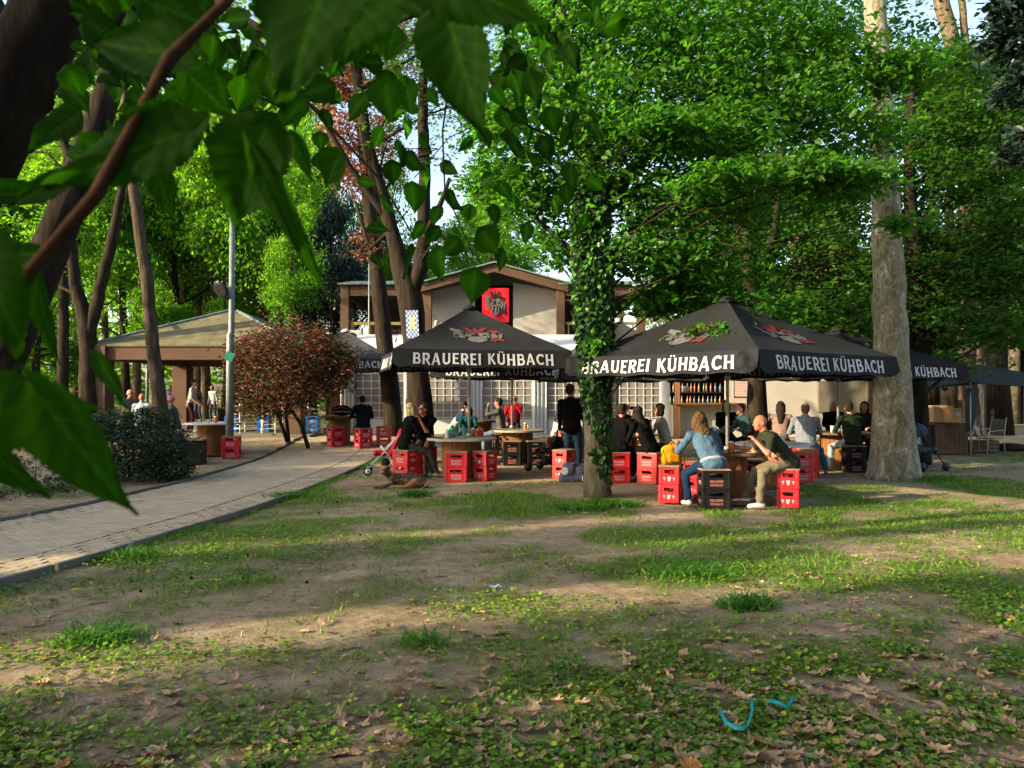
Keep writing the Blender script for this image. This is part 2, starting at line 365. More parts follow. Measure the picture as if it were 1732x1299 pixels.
# ------------------------------------------------------------------ leaves, blades
def unit(v): return v/np.maximum(np.linalg.norm(v, axis=1, keepdims=True), 1e-9)
def leafcloud(P, size, near=False, up=.75, droop=.3, wid=.55, rng=RNG, axis=None):
    """leaf-shaped faces at P; returns V, F"""
    n = len(P); a = rng.uniform(0, 6.283, n)
    d = np.stack([np.cos(a), np.sin(a), -droop+rng.normal(0, .35, n)], 1) if axis is None else axis+rng.normal(0, .35, (n, 3))
    d = unit(d); u = np.stack([rng.normal(0, .5, n), rng.normal(0, .5, n), np.full(n, up)+rng.normal(0, .35, n)], 1)
    s = unit(np.cross(u, d)); nn = np.cross(d, s); L = size*rng.uniform(.65, 1.25, n)[:, None]; Wd = L*wid
    if near:
        pts = [P, P+d*L*.3-s*Wd*.46+nn*L*.1, P+d*L*.68-s*Wd*.4+nn*L*.07, P+d*L-nn*L*.06, P+d*L*.68+s*Wd*.4+nn*L*.07, P+d*L*.3+s*Wd*.46+nn*L*.1]
        V = np.stack(pts, 1).reshape(-1, 3); b = np.arange(n)[:, None]*6
        F = np.concatenate([b+np.array([[0, 1, 2, 3]]), b+np.array([[0, 3, 4, 5]])], 1).reshape(-1, 4); k = 6
    else:
        pts = [P, P+d*L*.5-s*Wd*.5+nn*L*.08, P+d*L, P+d*L*.5+s*Wd*.5+nn*L*.08]
        V = np.stack(pts, 1).reshape(-1, 3); b = np.arange(n)[:, None]*4; F = (b+np.array([[0, 1, 2, 3]])); k = 4
    return V, F, k
def clusters(clumps, per=38, flat=.35, spread=.17, shell=.5, rng=RNG):
    P = []; T = []
    for cx, cy, cz, rx, ry, rz, n in clumps:
        K = max(int(n/per), 1); q = unit(rng.normal(0, 1, (K, 3)))*(rng.uniform(0, 1, (K, 1))**(1/3)*(1-shell)+shell*rng.uniform(.75, 1.08, (K, 1)))
        c = q*np.array([rx, ry, rz])+np.array([cx, cy, cz]); sr = spread*(rx*ry*rz)**(1/3)*rng.uniform(.6, 1.4, (K, 1))
        k = rng.integers(0, K, n); off = rng.normal(0, 1, (n, 3))*np.array([1, 1, flat]); off[:, 2] -= .12*(off[:, 0]**2+off[:, 1]**2)
        P.append(c[k]+off*sr[k]); t = rng.uniform(.75, 1.25, K)[k]*rng.uniform(.8, 1.2, n); hue = rng.uniform(.82, 1.2, K)[k]
        T.append(np.stack([t*hue, t, t*rng.uniform(.7, 1.1, n)], 1))
    return np.concatenate(P), np.concatenate(T)
def crown_mesh(name, clumps, size, near=False, **kw):
    ck = {k: kw.pop(k) for k in ('per', 'flat', 'spread', 'shell') if k in kw}
    P, T = clusters(clumps, **ck); V, F, k = leafcloud(P, size, near, **kw)
    return npmesh(name, V, F, np.repeat(T, k, 0))

# leaf materials
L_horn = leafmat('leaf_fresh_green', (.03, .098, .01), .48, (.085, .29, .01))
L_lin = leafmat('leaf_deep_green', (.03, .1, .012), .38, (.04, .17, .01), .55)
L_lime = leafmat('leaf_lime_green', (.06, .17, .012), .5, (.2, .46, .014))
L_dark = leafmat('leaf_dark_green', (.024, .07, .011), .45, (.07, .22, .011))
L_ivy = leafmat('leaf_ivy', (.018, .05, .016), .2, (.05, .13, .01), .35)
L_con = leafmat('needle_blue_green', (.012, .03, .026), .15, (.02, .05, .03))
L_brn = leafmat('leaf_dead_brown', (.16, .06, .035), .3, (.26, .09, .04))
L_red = leafmat('leaf_maroon', (.08, .026, .022), .3, (.18, .045, .035))
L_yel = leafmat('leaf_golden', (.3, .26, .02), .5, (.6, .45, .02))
L_grs = leafmat('grass_green', (.07, .17, .014), .35, (.2, .38, .012))
L_clv = leafmat('clover_green', (.1, .19, .02), .3, (.26, .38, .02))
L_lit = leafmat('litter_brown', (.27, .185, .115), .12, (.32, .18, .09), .9, .05)
L_bush = leafmat('leaf_bush', (.012, .03, .014), .2, (.025, .06, .012), .45)

def grow(name, label, cat, trunk, clumps, size, lm, bm, near=False, limbs=None, group=None, seg=12, jit=.12, twigs=True, crown=True, limbm=None, **kw):
    """trunk: [(x,y,z,r)..]; one tree with trunk (limbs included) and crown"""
    x0, y0 = trunk[0][0], trunk[0][1]; z0 = gz(x0, y0); o = thing(name, label, cat, (x0, y0, z0), 0, group)
    L = lambda p: (p[0]-x0, p[1]-y0, p[2]-z0); ml = MB()
    mb = MB(); tp = [Vector(L(t)) for t in trunk]; rr = [t[3] for t in trunk]; P = []; Q = []; rnd = random.Random(hash((round(x0, 2), round(y0, 2))) & 9999)
    for i in range(len(tp)-1):
        n = max(int((tp[i+1]-tp[i]).length/.35), 1)
        for k in range(n):
            t = k/n; P.append(tp[i].lerp(tp[i+1], t)+Vector((rnd.uniform(-1, 1), rnd.uniform(-1, 1), 0))*rr[i]*.07); Q.append(rr[i]*(1-t)+rr[i+1]*t)
    P.append(tp[-1]); Q.append(rr[-1]); P[0].z -= .15
    mb.tube(P, Q, seg, jit=jit, seed=int(x0*10))
    for l in (limbs or []):
        pts = [Vector(L(p)) for p in l]; P2 = []; Q2 = []
        for i in range(len(pts)-1):
            n = max(int((pts[i+1]-pts[i]).length/.3), 1)
            for k in range(n):
                t = k/n; q = l[i][3]*(1-t)+l[i+1][3]*t; P2.append(pts[i].lerp(pts[i+1], t)+Vector((rnd.uniform(-1, 1), rnd.uniform(-1, 1), rnd.uniform(-1, 1)))*q*.13); Q2.append(q)
        P2.append(pts[-1]); Q2.append(l[-1][3]); (ml if limbm else mb).tube(P2, Q2, 8, jit=.1)
    if twigs:
        for c in clumps:
            cc = Vector(L(c[:3])); cand = [(p, q) for p, q in zip(P, Q) if p.z < cc.z+.2 and p.z > cc.z-4.5] or [(P[-1], Q[-1])]
            p, q = min(cand, key=lambda t: (t[0]-cc).length+abs(t[0].z-(cc.z-1.2))); r0 = min(q*.55, .03+.02*max(c[3:6]))*(.45 if limbm else 1)
            m1 = p.lerp(cc, .5)+Vector((rnd.uniform(-.3, .3), rnd.uniform(-.3, .3), .25)); (ml if limbm else mb).tube([p, m1, cc], [r0, r0*.6, r0*.25], 6, cap=False)
            for k in range(6):
                e = cc+Vector((rnd.uniform(-1, 1)*c[3], rnd.uniform(-1, 1)*c[4], rnd.uniform(-.7, .7)*c[5]))*.8; s0 = m1.lerp(cc, rnd.random())
                (ml if limbm else mb).tube([s0, s0.lerp(e, .5)+Vector((0, 0, .1)), e], [r0*.35, r0*.22, r0*.08], 5, cap=False)
    mb.build('trunk', bm, o, smooth=True)
    if limbm: ml.build('limb', limbm, o, smooth=True)
    if clumps:
        cl = [(c[0]-x0, c[1]-y0, c[2]-z0, *c[3:]) for c in clumps]
        link('crown', crown_mesh('crown', cl, size, near, **kw), lm, o)
    return o
# ------------------------------------------------------------------ lettering
def _stem(x, y0, y1, w, f=.035, top=True, bot=True):
    h = w/2; fh = .1; ft = f if top else 0; fb = f if bot else 0
    return [(x-h-fb, y0), (x+h+fb, y0), (x+h, y0+fh), (x+h, y1-fh), (x+h+ft, y1), (x-h-ft, y1), (x-h, y1-fh), (x-h, y0+fh)]
def _bar(x0, x1, y, w, f=.04): h = w/2; return [(x0, y-h), (x1-.06, y-h), (x1, y-h-f), (x1, y+h+f), (x1-.06, y+h), (x0, y+h)]
def _pl(pts, w):
    out = []
    for i in range(len(pts)-1):
        (ax, ay), (bx, by) = pts[i], pts[i+1]; dx, dy = bx-ax, by-ay; L = math.hypot(dx, dy) or 1; nx_, ny_ = -dy/L*w/2, dx/L*w/2; ex, ey = dx/L*w*.12, dy/L*w*.12
        out.append([(ax-nx_-ex, ay-ny_-ey), (bx-nx_+ex, by-ny_+ey), (bx+nx_+ex, by+ny_+ey), (ax+nx_-ex, ay+ny_-ey)])
    return out
def _arc(cx, cy, rx, ry, a0, a1, w, n=8): return _pl([(cx+rx*math.cos(R(a0+(a1-a0)*i/n)), cy+ry*math.sin(R(a0+(a1-a0)*i/n))) for i in range(n+1)], w)
S = .17; s = .13
def glyph(c):
    if c == 'B': return .66, [_stem(.15, 0, 1, S)]+_pl([(.15, .935), (.38, .935)], s)+_arc(.38, .73, .15, .205, 90, -90, s, 6)+_pl([(.15, .52), (.4, .52)], s)+_arc(.4, .29, .17, .23, 90, -90, S, 6)+_pl([(.15, .065), (.4, .065)], s)
    if c == 'R': return .68, [_stem(.15, 0, 1, S)]+_pl([(.15, .935), (.38, .935)], s)+_arc(.38, .7, .17, .235, 90, -90, S, 6)+_pl([(.15, .465), (.38, .465)], s)+_pl([(.36, .46), (.5, .2), (.62, 0)], S)
    if c == 'A': return .76, _pl([(.1, 0), (.36, 1)], s)+_pl([(.38, 1), (.64, 0)], S)+_pl([(.2, .3), (.55, .3)], .11)+[[(0, 0), (.2, 0), (.15, .08), (.06, .08)], [(.52, 0), (.75, 0), (.7, .08), (.58, .08)]]
    if c in 'UÜ':
        g = [_stem(.15, .3, 1, S, bot=False), _stem(.58, .3, 1, s, bot=False)]+_arc(.365, .3, .215, .235, 180, 360, S, 8)
        if c == 'Ü': g += [[(.2, 1.1), (.32, 1.1), (.32, 1.22), (.2, 1.22)], [(.42, 1.1), (.54, 1.1), (.54, 1.22), (.42, 1.22)]]
        return .72, g
    if c == 'E': return .58, [_stem(.15, 0, 1, S), _bar(.15, .52, .935, s), _bar(.15, .46, .52, s), _bar(.15, .54, .065, s)]
    if c == 'I': return .3, [_stem(.15, 0, 1, S)]
    if c == 'K': return .68, [_stem(.15, 0, 1, S)]+_pl([(.2, .45), (.56, 1)], s)+_pl([(.3, .56), (.6, 0)], S)
    if c == 'H': return .74, [_stem(.15, 0, 1, S), _stem(.59, 0, 1, S)]+_pl([(.15, .5), (.59, .5)], s)
    if c == 'C': return .68, _arc(.4, .5, .29, .435, 48, 312, S, 10)+[[(.54, .78), (.62, .7), (.64, .97), (.59, .94)], [(.54, .2), (.62, .28), (.66, .08), (.6, .1)]]
    if c == 'L': return .55, [_stem(.15, 0, 1, S), _bar(.15, .52, .065, s)]
    if c == 'P': return .62, [_stem(.15, 0, 1, S)]+_pl([(.15, .935), (.36, .935)], s)+_arc(.36, .7, .17, .235, 90, -90, S, 6)+_pl([(.15, .465), (.36, .465)], s)
    return .34, []
def word(t, sp=.07):
    x = 0; out = []
    for c in t:
        w_, g = glyph(c); out += [[(a+x, b) for a, b in p] for p in g]; x += w_+sp
    return x-sp, out
def put_word(mb, t, h, fn, mi=0, width=None, dz=.0004, mirror=False):
    """fn(u, v, depth) -> point; u centred, v from the baseline"""
    W_, P = word(t); k = (width/W_) if width else h
    for i, p in enumerate(P):
        q = [fn(((-(a-W_/2)) if mirror else (a-W_/2))*k, b*h, (i % 7)*dz) for a, b in p]
        mb.add(q, [tuple(range(len(q)))], mi)

EMB = [  # heraldic emblem: (material, polygon) in a 2 x 1.3 field; 0 pale, 1 red, 2 dark
    (1, [(-.55, .62), (-.3, .68), (-.12, .45), (0, .75), (.1, .45), (.28, .7), (.5, .62), (.35, .42), (.15, .25), (-.2, .25), (-.38, .45)]),
    (0, [(-1, .45), (-.6, .42), (-.35, .2), (-.05, .25), (-.1, .05), (-.4, -.05), (-.5, -.25), (-.85, -.2), (-.7, 0), (-.95, .05), (-.8, .2), (-1.02, .28)]),
    (0, [(1, .1), (.9, -.3), (.6, -.45), (.5, -.2), (.1, -.05), (.05, .25), (.4, .3), (.55, .1), (.72, .25), (.8, 0)]),
    (1, [(.45, .42), (.8, .38), (.95, .15), (.78, .22), (.72, .05), (.6, .28), (.42, .3)]),
    (0, [(-.3, -.05), (.3, -.05), (.36, -.4), (.1, -.66), (-.2, -.66), (-.42, -.4)]),
    (1, [(-.2, -.12), (.0, -.12), (-.1, -.55), (-.28, -.42)]), (1, [(.1, -.12), (.25, -.12), (.28, -.38), (.08, -.55)]),
    (1, [(.5, -.3), (.7, -.2), (1.0, -.42), (.95, -.62), (.7, -.5), (.6, -.62), (.45, -.45)]),
    (2, [(-.7, .3), (-.5, .3), (-.3, .1), (-.5, .08)]), (2, [(-.25, .15), (.05, .16), (.1, .02), (-.2, .03)]), (2, [(.3, .15), (.5, .05), (.4, -.03), (.2, .02)])]
M_er = mat('emblem_red', (.1, .014, .015), .8, .25, 8, 0); M_ep = mat('emblem_pale', (.085, .085, .085), .8, .35, 14, 0)
def emblem(mb, fn, sx, sy, mis=(0, 1, 2)):
    for i, (m_, p) in enumerate(EMB): mb.add([fn(a*sx/2, b*sy/1.3, .0006*i) for a, b in p], [tuple(range(len(p)))], mis[m_])
    for k in range(5):
        for sg in (-1, 1):
            for j, q in enumerate(_pl([(sg*(.35+.13*k), .28-.05*k), (sg*(.4+.13*k), .02-.07*k), (sg*(.32+.12*k), -.18-.04*k)], .035)):
                mb.add([fn(a*sx/2, b*sy/1.3, .008+.0005*(k+j)) for a, b in q], [(0, 1, 2, 3)], mis[2 if (k % 2) else 0])

# ------------------------------------------------------------------ parasols
def parasol(label, cx, cy, rot, w_, zb, hv, za, pole_z0, canmat, text='BRAUEREI KÜHBACH', emb=(0, 1, 2, 3), group='dark brewery parasols over the tables', tin=True):
    z0 = gz(cx, cy); o = thing('parasol', label, 'parasol', (cx, cy, z0), rot, group); h = w_/2; ze = zb+hv-z0; zb -= z0; za -= z0
    MB().tube([(0, 0, pole_z0), (0, 0, za-.12)], .027, 14).build('pole', M_alu, o, True)
    mb = MB(); MB_ = mb.tube([(0, 0, pole_z0+.0), (0, 0, pole_z0+.06)], .055, 14); mb.tube([(0, 0, ze-.35), (0, 0, ze-.22)], .05, 12); mb.build('collar', M_alu, o, True)
    MB().lathe([(.02, za-.03), (.14, za-.02), (.12, za+.03), (.05, za+.075), (.01, za+.085)], n=16).build('finial', M_tabw if canmat is M_can2 else canmat, o, True)
    # canopy: four sagging panels
    n = 14; mb = MB()
    def pan(k, u, t):      # side k, u in -1..1 along the edge, t 0 apex..1 eave
        sag = -.11*math.sin(math.pi*min(t, 1))*(1-abs(u)**2)-.02*math.sin(math.pi*t); z = za+(ze-za)*t+sag + .03*(1-t)
        y = -h*t; x = u*h*t; y += .05*h*(1-u*u)*math.sin(math.pi*t*.5)*t
        a = k*math.pi/2; return Vector((x*math.cos(a)-y*math.sin(a), x*math.sin(a)+y*math.cos(a), z))
    for k in range(4):
        vs = [pan(k, -1+2*j/n, .03+.97*i/n) for i in range(n+1) for j in range(n+1)]
        mb.add(vs, [(i*(n+1)+j, (i+1)*(n+1)+j, (i+1)*(n+1)+j+1, i*(n+1)+j+1) for i in range(n) for j in range(n)])
    c = mb.build('canopy', canmat, o, True)
    def val(k, u, v, off=0.0):      # u metres from the middle of the edge, v metres up from the bottom
        f = max(-1, min(1, u/h)); y = -h*(1-.05*(1-f*f))-.05*(1-v/hv)+0 - off; x = u*(1+.012*(1-v/hv)); z = zb+v+.012*math.sin(u*9+k)*(1-v/hv)-.0
        y += .02*math.sin(u*6+k*2)*(1-v/hv)
        a = k*math.pi/2; return Vector((x*math.cos(a)-y*math.sin(a), x*math.sin(a)+y*math.cos(a), z))
    mb = MB(); n = 28
    for k in range(4):
        for off, fl in ((0, 0), (-.004, 1)):
            vs = []
            for i in range(5):
                for j in range(n+1):
                    u = -h+2*h*j/n; v = hv*i/4; e = max(0, (abs(u)-(h-.1))/.1)
                    if i == 0: v += .07*e*e*(hv/.3)
                    vs.append(val(k, u*.999, v, off))
            fs = [(i*(n+1)+j, i*(n+1)+j+1, (i+1)*(n+1)+j+1, (i+1)*(n+1)+j) for i in range(4) for j in range(n)]
            mb.add(vs, [f[::-1] for f in fs] if fl else fs)
    va = mb.build('valance', canmat, o, True)
    for k in range(4):
        mb = MB(); put_word(mb, text, hv*.62, lambda u, v, d: val(k, u, v+hv*.16, .006+d), width=w_*.79); mb.build('lettering', M_ink, va)
        mb = MB(); put_word(mb, text, hv*.6, lambda u, v, d: val(k, u, v+hv*.16, -.010-d), width=w_*.79); mb.build('lettering_inside', M_inkd, va)
    for k in emb:
        mb = MB(); emblem(mb, lambda u, v, d: pan(k, u/(h*(.56-v/1.75)), .56-v/1.75)+Vector((0, 0, .012+d)), .95, .62); mb.build('emblem', [M_ep, M_er, canmat], c)
    for k in range(8):
        a = k*math.pi/4+math.pi/4; rr_ = h*math.sqrt(2)*.99 if k % 2 == 0 else h*.94; mb = MB()
        mb.tube([(.04*math.cos(a), .04*math.sin(a), za-.1), (rr_*.5*math.cos(a), rr_*.5*math.sin(a), (za+ze)/2-.06-(.07 if k % 2 else 0)), (rr_*math.cos(a), rr_*math.sin(a), ze-.03)], .011, 6)
        mb.tube([(.045*math.cos(a), .045*math.sin(a), ze-.28), (rr_*.5*math.cos(a), rr_*.5*math.sin(a), (za+ze)/2-.08-(.07 if k % 2 else 0))], .009, 6)
        mb.build('rib', M_dmet, o)
    return o
def seamed(label, cx, cy, rot, w_, zb, hv, za, pz, m_, **k): return parasol(label, cx, cy, rot, w_, zb, hv, za, pz, m_, **k)
parasol('dark grey brewery parasol left of the ivy tree, over the table with the green lantern', -.82, 14.72, R(13), 3.12, 2.04, .31, 3.22, .77, M_can, emb=(0, 1, 3))
parasol('largest nearest black brewery parasol, its corner pointing at the lawn beside the plane tree', 3.32, 11.85, R(38), 3.5, 1.855, .29, 3.02, .72, M_can, emb=(0, 3))
parasol('grey brewery parasol with sunlit left slope rising behind the red-leaved shrub', -4.85, 22.4, R(4), 3.1, 2.24, .3, 3.4, .9, M_can2, emb=())
parasol('black parasol mostly hidden behind the left parasol, on the pole of the middle table', .0, 18.0, R(-8), 3.1, 1.93, .3, 3.05, .78, M_can, emb=())
parasol('black parasol peeking out behind the ivy tree trunk', 2.36, 17.2, R(6), 3.1, 1.86, .3, 3.2, .78, M_can2, emb=(0,))
parasol('black parasol whose right corner sticks out behind the plane tree trunk', 7.0, 16.5, R(30), 3.5, 1.88, .3, 2.95, .78, M_can, emb=())

# ------------------------------------------------------------------ beer crates
def crate_proto(name, label, cat, body, ink, nlines=True):
    o = thing(name, label, cat); L, D, H = .4, .3, .262; mb = MB()
    for sx in (-1, 1):
        for sy in (-1, 1): mb.box((sx*(L/2-.024), sy*(D/2-.024), H/2), (.048, .048, H-.004), bev=.012)
    mb.box((0, 0, .012), (L-.03, D-.03, .02)); mb.box((0, 0, .09), (L-.07, .012, .13)); mb.box((0, 0, .09), (.012, D-.07, .13))
    for sy in (-1, 1):
        mb.box((0, sy*(D/2-.013), .085), (L-.09, .014, .155)); mb.box((0, sy*(D/2-.01), H-.022), (L-.09, .02, .036)); mb.box((0, sy*(D/2-.008), .014), (L-.09, .016, .024))
        for sx in (-1, 1): mb.box((sx*(L/2-.072), sy*(D/2-.012), .2), (.05, .014, .082))
        mb.box((0, sy*(D/2-.006), .165), (L-.1, .008, .012))
    for sx in (-1, 1):
        mb.box((sx*(L/2-.013), 0, .085), (.014, D-.09, .155)); mb.box((sx*(L/2-.01), 0, H-.022), (.02, D-.09, .036)); mb.box((sx*(L/2-.008), 0, .014), (.016, D-.09, .024))
        for sy in (-1, 1): mb.box((sx*(L/2-.012), sy*(D/2-.062), .2), (.014, .034, .082))
    mb.build('crate_body', body, o)
    for sg in (-1, 1):
        mb = MB(); put_word(mb, 'BRAUEREI', .033, lambda u, v, d: Vector((u*(-sg), sg*(D/2-.0045+d), v+.098)), width=.185)
        put_word(mb, 'KÜHBACH', .033, lambda u, v, d: Vector((u*(-sg), sg*(D/2-.0045+d), v+.048)), width=.175)
        mb.build('lettering', ink, o)
    for sg in (-1, 1):
        mb = MB(); fn = lambda a, b, d: Vector((sg*(L/2-.0045+d), a*sg, b+.088))
        for i, p in enumerate([[(-.026, .02), (-.012, .032), (0, .022), (.014, .034), (.028, .02), (.018, .0), (-.016, 0)], [(-.02, -.004), (.02, -.004), (.014, -.026), (0, -.036), (-.014, -.026)]]):
            mb.add([fn(a, b, .0004*i) for a, b in p], [tuple(range(len(p)))])
        for c0 in (-.068, .068):
            for p in _arc(c0, .008, .011, .014, -60, 200, .008, 5)+_pl([(c0, -.004), (c0+.002, -.022)], .008): mb.add([fn(a, b, .001) for a, b in p], [(0, 1, 2, 3)])
        mb.build('emblem', ink, o)
    return o
PR = {'r': crate_proto('beer_crate', 'red', 'crate', M_red, M_ink), 'k': crate_proto('beer_crate', 'black', 'crate', M_blk, M_inkr), 'b': crate_proto('beer_crate', 'blue', 'crate', M_blu, M_ink)}
USED = set(); NM = {'r': 'red', 'k': 'black', 'b': 'blue'}
def crate(kind, x, y, z, rz, label):
    g = NM[kind]+' beer crates stacked as seats'
    if kind not in USED:
        USED.add(kind); o = PR[kind]; o.location = (x, y, z); o.rotation_euler = (0, 0, rz); o['label'] = label; o['group'] = g
    else: dup(PR[kind], (x, y, z), rz, label, g)
_bd = []
def stack(kind, x, y, rot, where, board=True, n=2, z=None):
    z = gz(x, y) if z is None else z; r0 = random.Random(int(x*77+y*13))
    for k in range(n):
        pos = ('lower', 'upper')[k] if n == 2 else ('bottom', 'middle', 'top')[k]
        kk = kind[k] if len(kind) > 1 else kind
        crate(kk, x, y, z+k*.262, R(rot)+(r0.uniform(-.05, .05) if k else 0), f'{pos} {NM[kk]} crate {where}')
    if board:
        zt = z+n*.262
        if not _bd:
            o = MB().box((0, 0, .011), (.405, .31, .02), bev=.004).build('seat_board', M_board); _bd.append(o); o.location = (x, y, zt); o.rotation_euler = (0, 0, R(rot))
        else: o = dup(_bd[0], (x, y, zt), R(rot))
        tag(o, 'wooden board on crates '+where, 'seat', 'wooden boards on crate seats')
for a in [
    ('r', -1.0, 14.0, -4, 'standing front left at the green lantern table'), ('r', -.5, 14.2, 62, 'turned beside the front stack at the green lantern table'),
    ('r', -2.0, 14.45, -38, 'under the blonde woman in black'), ('r', -1.72, 15.35, 20, 'under the dark-haired man in a black tee'),
    ('k', -4.95, 21.5, 0, 'darkest at the left of the backpack table'), ('r', -4.78, 20.9, 38, 'in front of the backpack table'), ('r', -3.98, 20.6, 42, 'under the person in the black hoodie'), ('r', -3.5, 21.0, 10, 'right of the person in the black hoodie'),
    ('k', .0, 17.1, 0, 'front left under the middle pole table'), ('k', .52, 17.15, 10, 'front right under the middle pole table'),
    ('k', -1.5, 19.2, 10, 'under the person in jeans and pale jacket'), ('k', -.25, 19.2, 10, 'under the man in the grey sweater'), ('r', -.98, 17.3, 10, 'under the child in teal'),
    ('r', .98, 14.45, 58, 'left of the ivy tree behind the slate bag'), ('r', 1.05, 18.3, 5, 'left of the standing man in black, far back'), ('k', 1.25, 17.6, 0, 'behind the black stroller'),
    ('r', 1.9, 13.85, 5, 'just right of the ivy tree trunk'), ('r', 2.48, 13.75, -40, 'left end under the person in the black coat'), ('r', 2.85, 14.3, -10, 'under the woman in the white sweater'),
    ('r', 2.36, 11.4, 67, 'carrying the yellow backpack'), ('r', 2.87, 12.15, 60, 'between the yellow backpack and the denim jacket woman'), ('k', 2.83, 10.8, 0, 'under the woman in the denim jacket'),
    ('k', 3.85, 12.35, 70, 'behind the drum of the near table'), ('r', 3.92, 10.92, 68, 'under the bald man in the olive tee'),
    ('r', 5.2, 13.95, 15, 'right of the white table, in front'), ('r', 5.6, 14.6, 80, 'right of the white table, behind'), ('r', 4.2, 14.2, 30, 'left behind the white table'),
    ('k', 6.93, 15.6, 0, 'under the man in the dark green jacket'), ('r', 5.75, 15.05, 20, 'under the man in the grey sweater with his back turned'), ('r', 5.62, 16.2, 20, 'under the woman in dusty pink'),
    ('r', -6.78, 18.6, 8, 'behind the foot of the lamp post'), ('k', -7.75, 17.4, 10, 'right below the wooden plank table by the bush'), ('k', -7.25, 17.6, 75, 'beside the lamp post, holding the plank'),
    ('r', 7.6, 18.1, 0, 'under the person with pale hair'), ('r', .05, 20.5, 0, 'under the man in the red jacket')]: stack(*a)
for x, lab in ((-9.2, 'behind the left cream chair'), (-8.15, 'between lamp post and right cream chair'), (-6.9, 'right of the right cream chair'), (-6.55, 'beside the right-hand blue stack')):
    stack('b', x, 25.3, 0, lab, n=2, board=False, z=.33)

# ------------------------------------------------------------------ cable drum tables
def drum(label, x, y, r, h, topm, rc=None, rb=None, group='round tables made from cable drums'):
    z = gz(x, y); o = thing('drum_table', label, 'table', (x, y, z), random.random(), group); rc = rc or r*.55; rb = rb or r*.85
    MB().lathe([(r-.008, h-.045), (r, h-.038), (r, h-.008), (r-.008, h)], n=40).build('tabletop', topm, o)
    mb = MB()
    for k in range(26):
        a = 2*math.pi*k/26; mb.box((rc*math.cos(a), rc*math.sin(a), h/2), (.025, 2*math.pi*rc/26*.96, h-.1), rz=a, bev=.004)
    mb.build('drum', M_wood, o); MB().lathe([(rb, .005), (rb, .045)], n=36).build('base_disc', M_woodd, o)
    mb = MB()
    for k in range(4): mb.lathe([(.02, h), (.02, h+.008), (.01, h+.014)], c=(r*.4*math.cos(k*1.57), r*.4*math.sin(k*1.57), 0), n=8)
    mb.build('bolts', M_dmet, o); return o
for a in [('pale round drum table with a green lantern on it', -.95, 14.5, .66, .765, M_woodw), ('dark drum table with a metal pole, on black crates', .12, 17.5, .62, .77, M_woodw),
          ('wooden drum table with a backpack on it near the red-leaved shrub', -4.8, 21.4, .6, .78, M_woodd, .28), ('small thick-topped drum table between denim woman and bald man', 3.32, 11.55, .5, .73, M_woodd, .19, .6),
          ('white drum table behind the bald man', 4.5, 13.3, .62, .74, M_tabw, .25), ('dark drum table with pole in front of the man in the green jacket', 7.0, 16.5, .66, .77, M_woodd), ('drum table hidden behind the ivy tree', 2.1, 15.8, .62, .77, M_woodw),
          ('drum table in front of the marquee, beside the man in the grey sweater', -.85, 20.4, .55, .77, M_woodd), ('white drum table left of the lamp post', -7.55, 19.4, .72, .8, M_tabw, .35)]: drum(*a)
z = gz(0, 17.2); o = thing('plank_table', 'low wooden plank top on crates between dark bush and lamp post', 'table', (-7.55, 17.3, z), R(4))
MB().box((0, 0, .56), (1.3, .5, .04), bev=.006).build('tabletop', M_board, o); mb = MB()
for k in range(3): mb.box((-.5+.45*k, 0, .26), (.42, .4, .5), bev=.01)
mb.build('support', M_blk, o)
o = thing('plank_table', 'small round wooden table half hidden by the dark bush', 'table', (-8.1, 18.1, gz(0, 18.1)))
MB().lathe([(.55, .68), (.55, .72)], n=30).build('tabletop', M_board, o); MB().lathe([(.2, 0), (.2, .68)], n=16).build('support', M_wood, o)

# ------------------------------------------------------------------ hip-roofed pavilion on the left
zf = .33; o = thing('pavilion', 'open pavilion with brown concrete frame and mossy hip roof left of the lamp post', 'pavilion', (-9.9, 27.2, 0))
x0, x1, y0, y1 = -3.05, 3.05, -3, 3; mb = MB()
for x in (x0, x1):
    for y in (y0, y1):
        MB().box((x, y, (zf+3.08)/2), (.58, .58, 3.08-zf), bev=.02).build('pillar', M_conc, o)
for y in (y0, y1): MB().box((0, y, 2.86), (x1-x0-.584, .34, .44), bev=.015).build('beam', M_conc, o)
for x in (x0, x1): MB().box((x, 0, 2.86), (.34, y1-y0-.584, .44), bev=.015).build('beam', M_conc, o)
mb = MB(); ov = .22; e = 3.12
vs = [(x0-ov, y0-ov, e), (x1+ov, y0-ov, e), (x1+ov, y1+ov, e), (x0-ov, y1+ov, e), (-.15, 0, 4.5), (.15, 0, 4.5), (x0-ov, y0-ov, e-.06), (x1+ov, y0-ov, e-.06), (x1+ov, y1+ov, e-.06), (x0-ov, y1+ov, e-.06)]
mb.add(vs, [(0, 1, 5, 4), (2, 3, 4, 5), (1, 2, 5), (3, 0, 4), (6, 7, 1, 0), (7, 8, 2, 1), (8, 9, 3, 2), (9, 6, 0, 3), (9, 8, 7, 6)])
rf = mb.build('roof', M_roofm, o); mb = MB()
for a, b in ((0, 4), (1, 5), (2, 5), (3, 4)): mb.tube([Vector(vs[a])+Vector((0, 0, .02)), Vector(vs[b])+Vector((0, 0, .02))], .05, 6)
mb.build('ridge_trim', M_roofg, rf)
MB().box((0, 0, zf/2-.02), (x1-x0+1.4, y1-y0+1.6, zf+.04)).build('floor_slab', M_slab, o)
mb = MB()
for k in range(5): mb.box((-2+1*k, 0, 3.0), (.1, 5.6, .14))
mb.build('rafters', M_conc2, o)

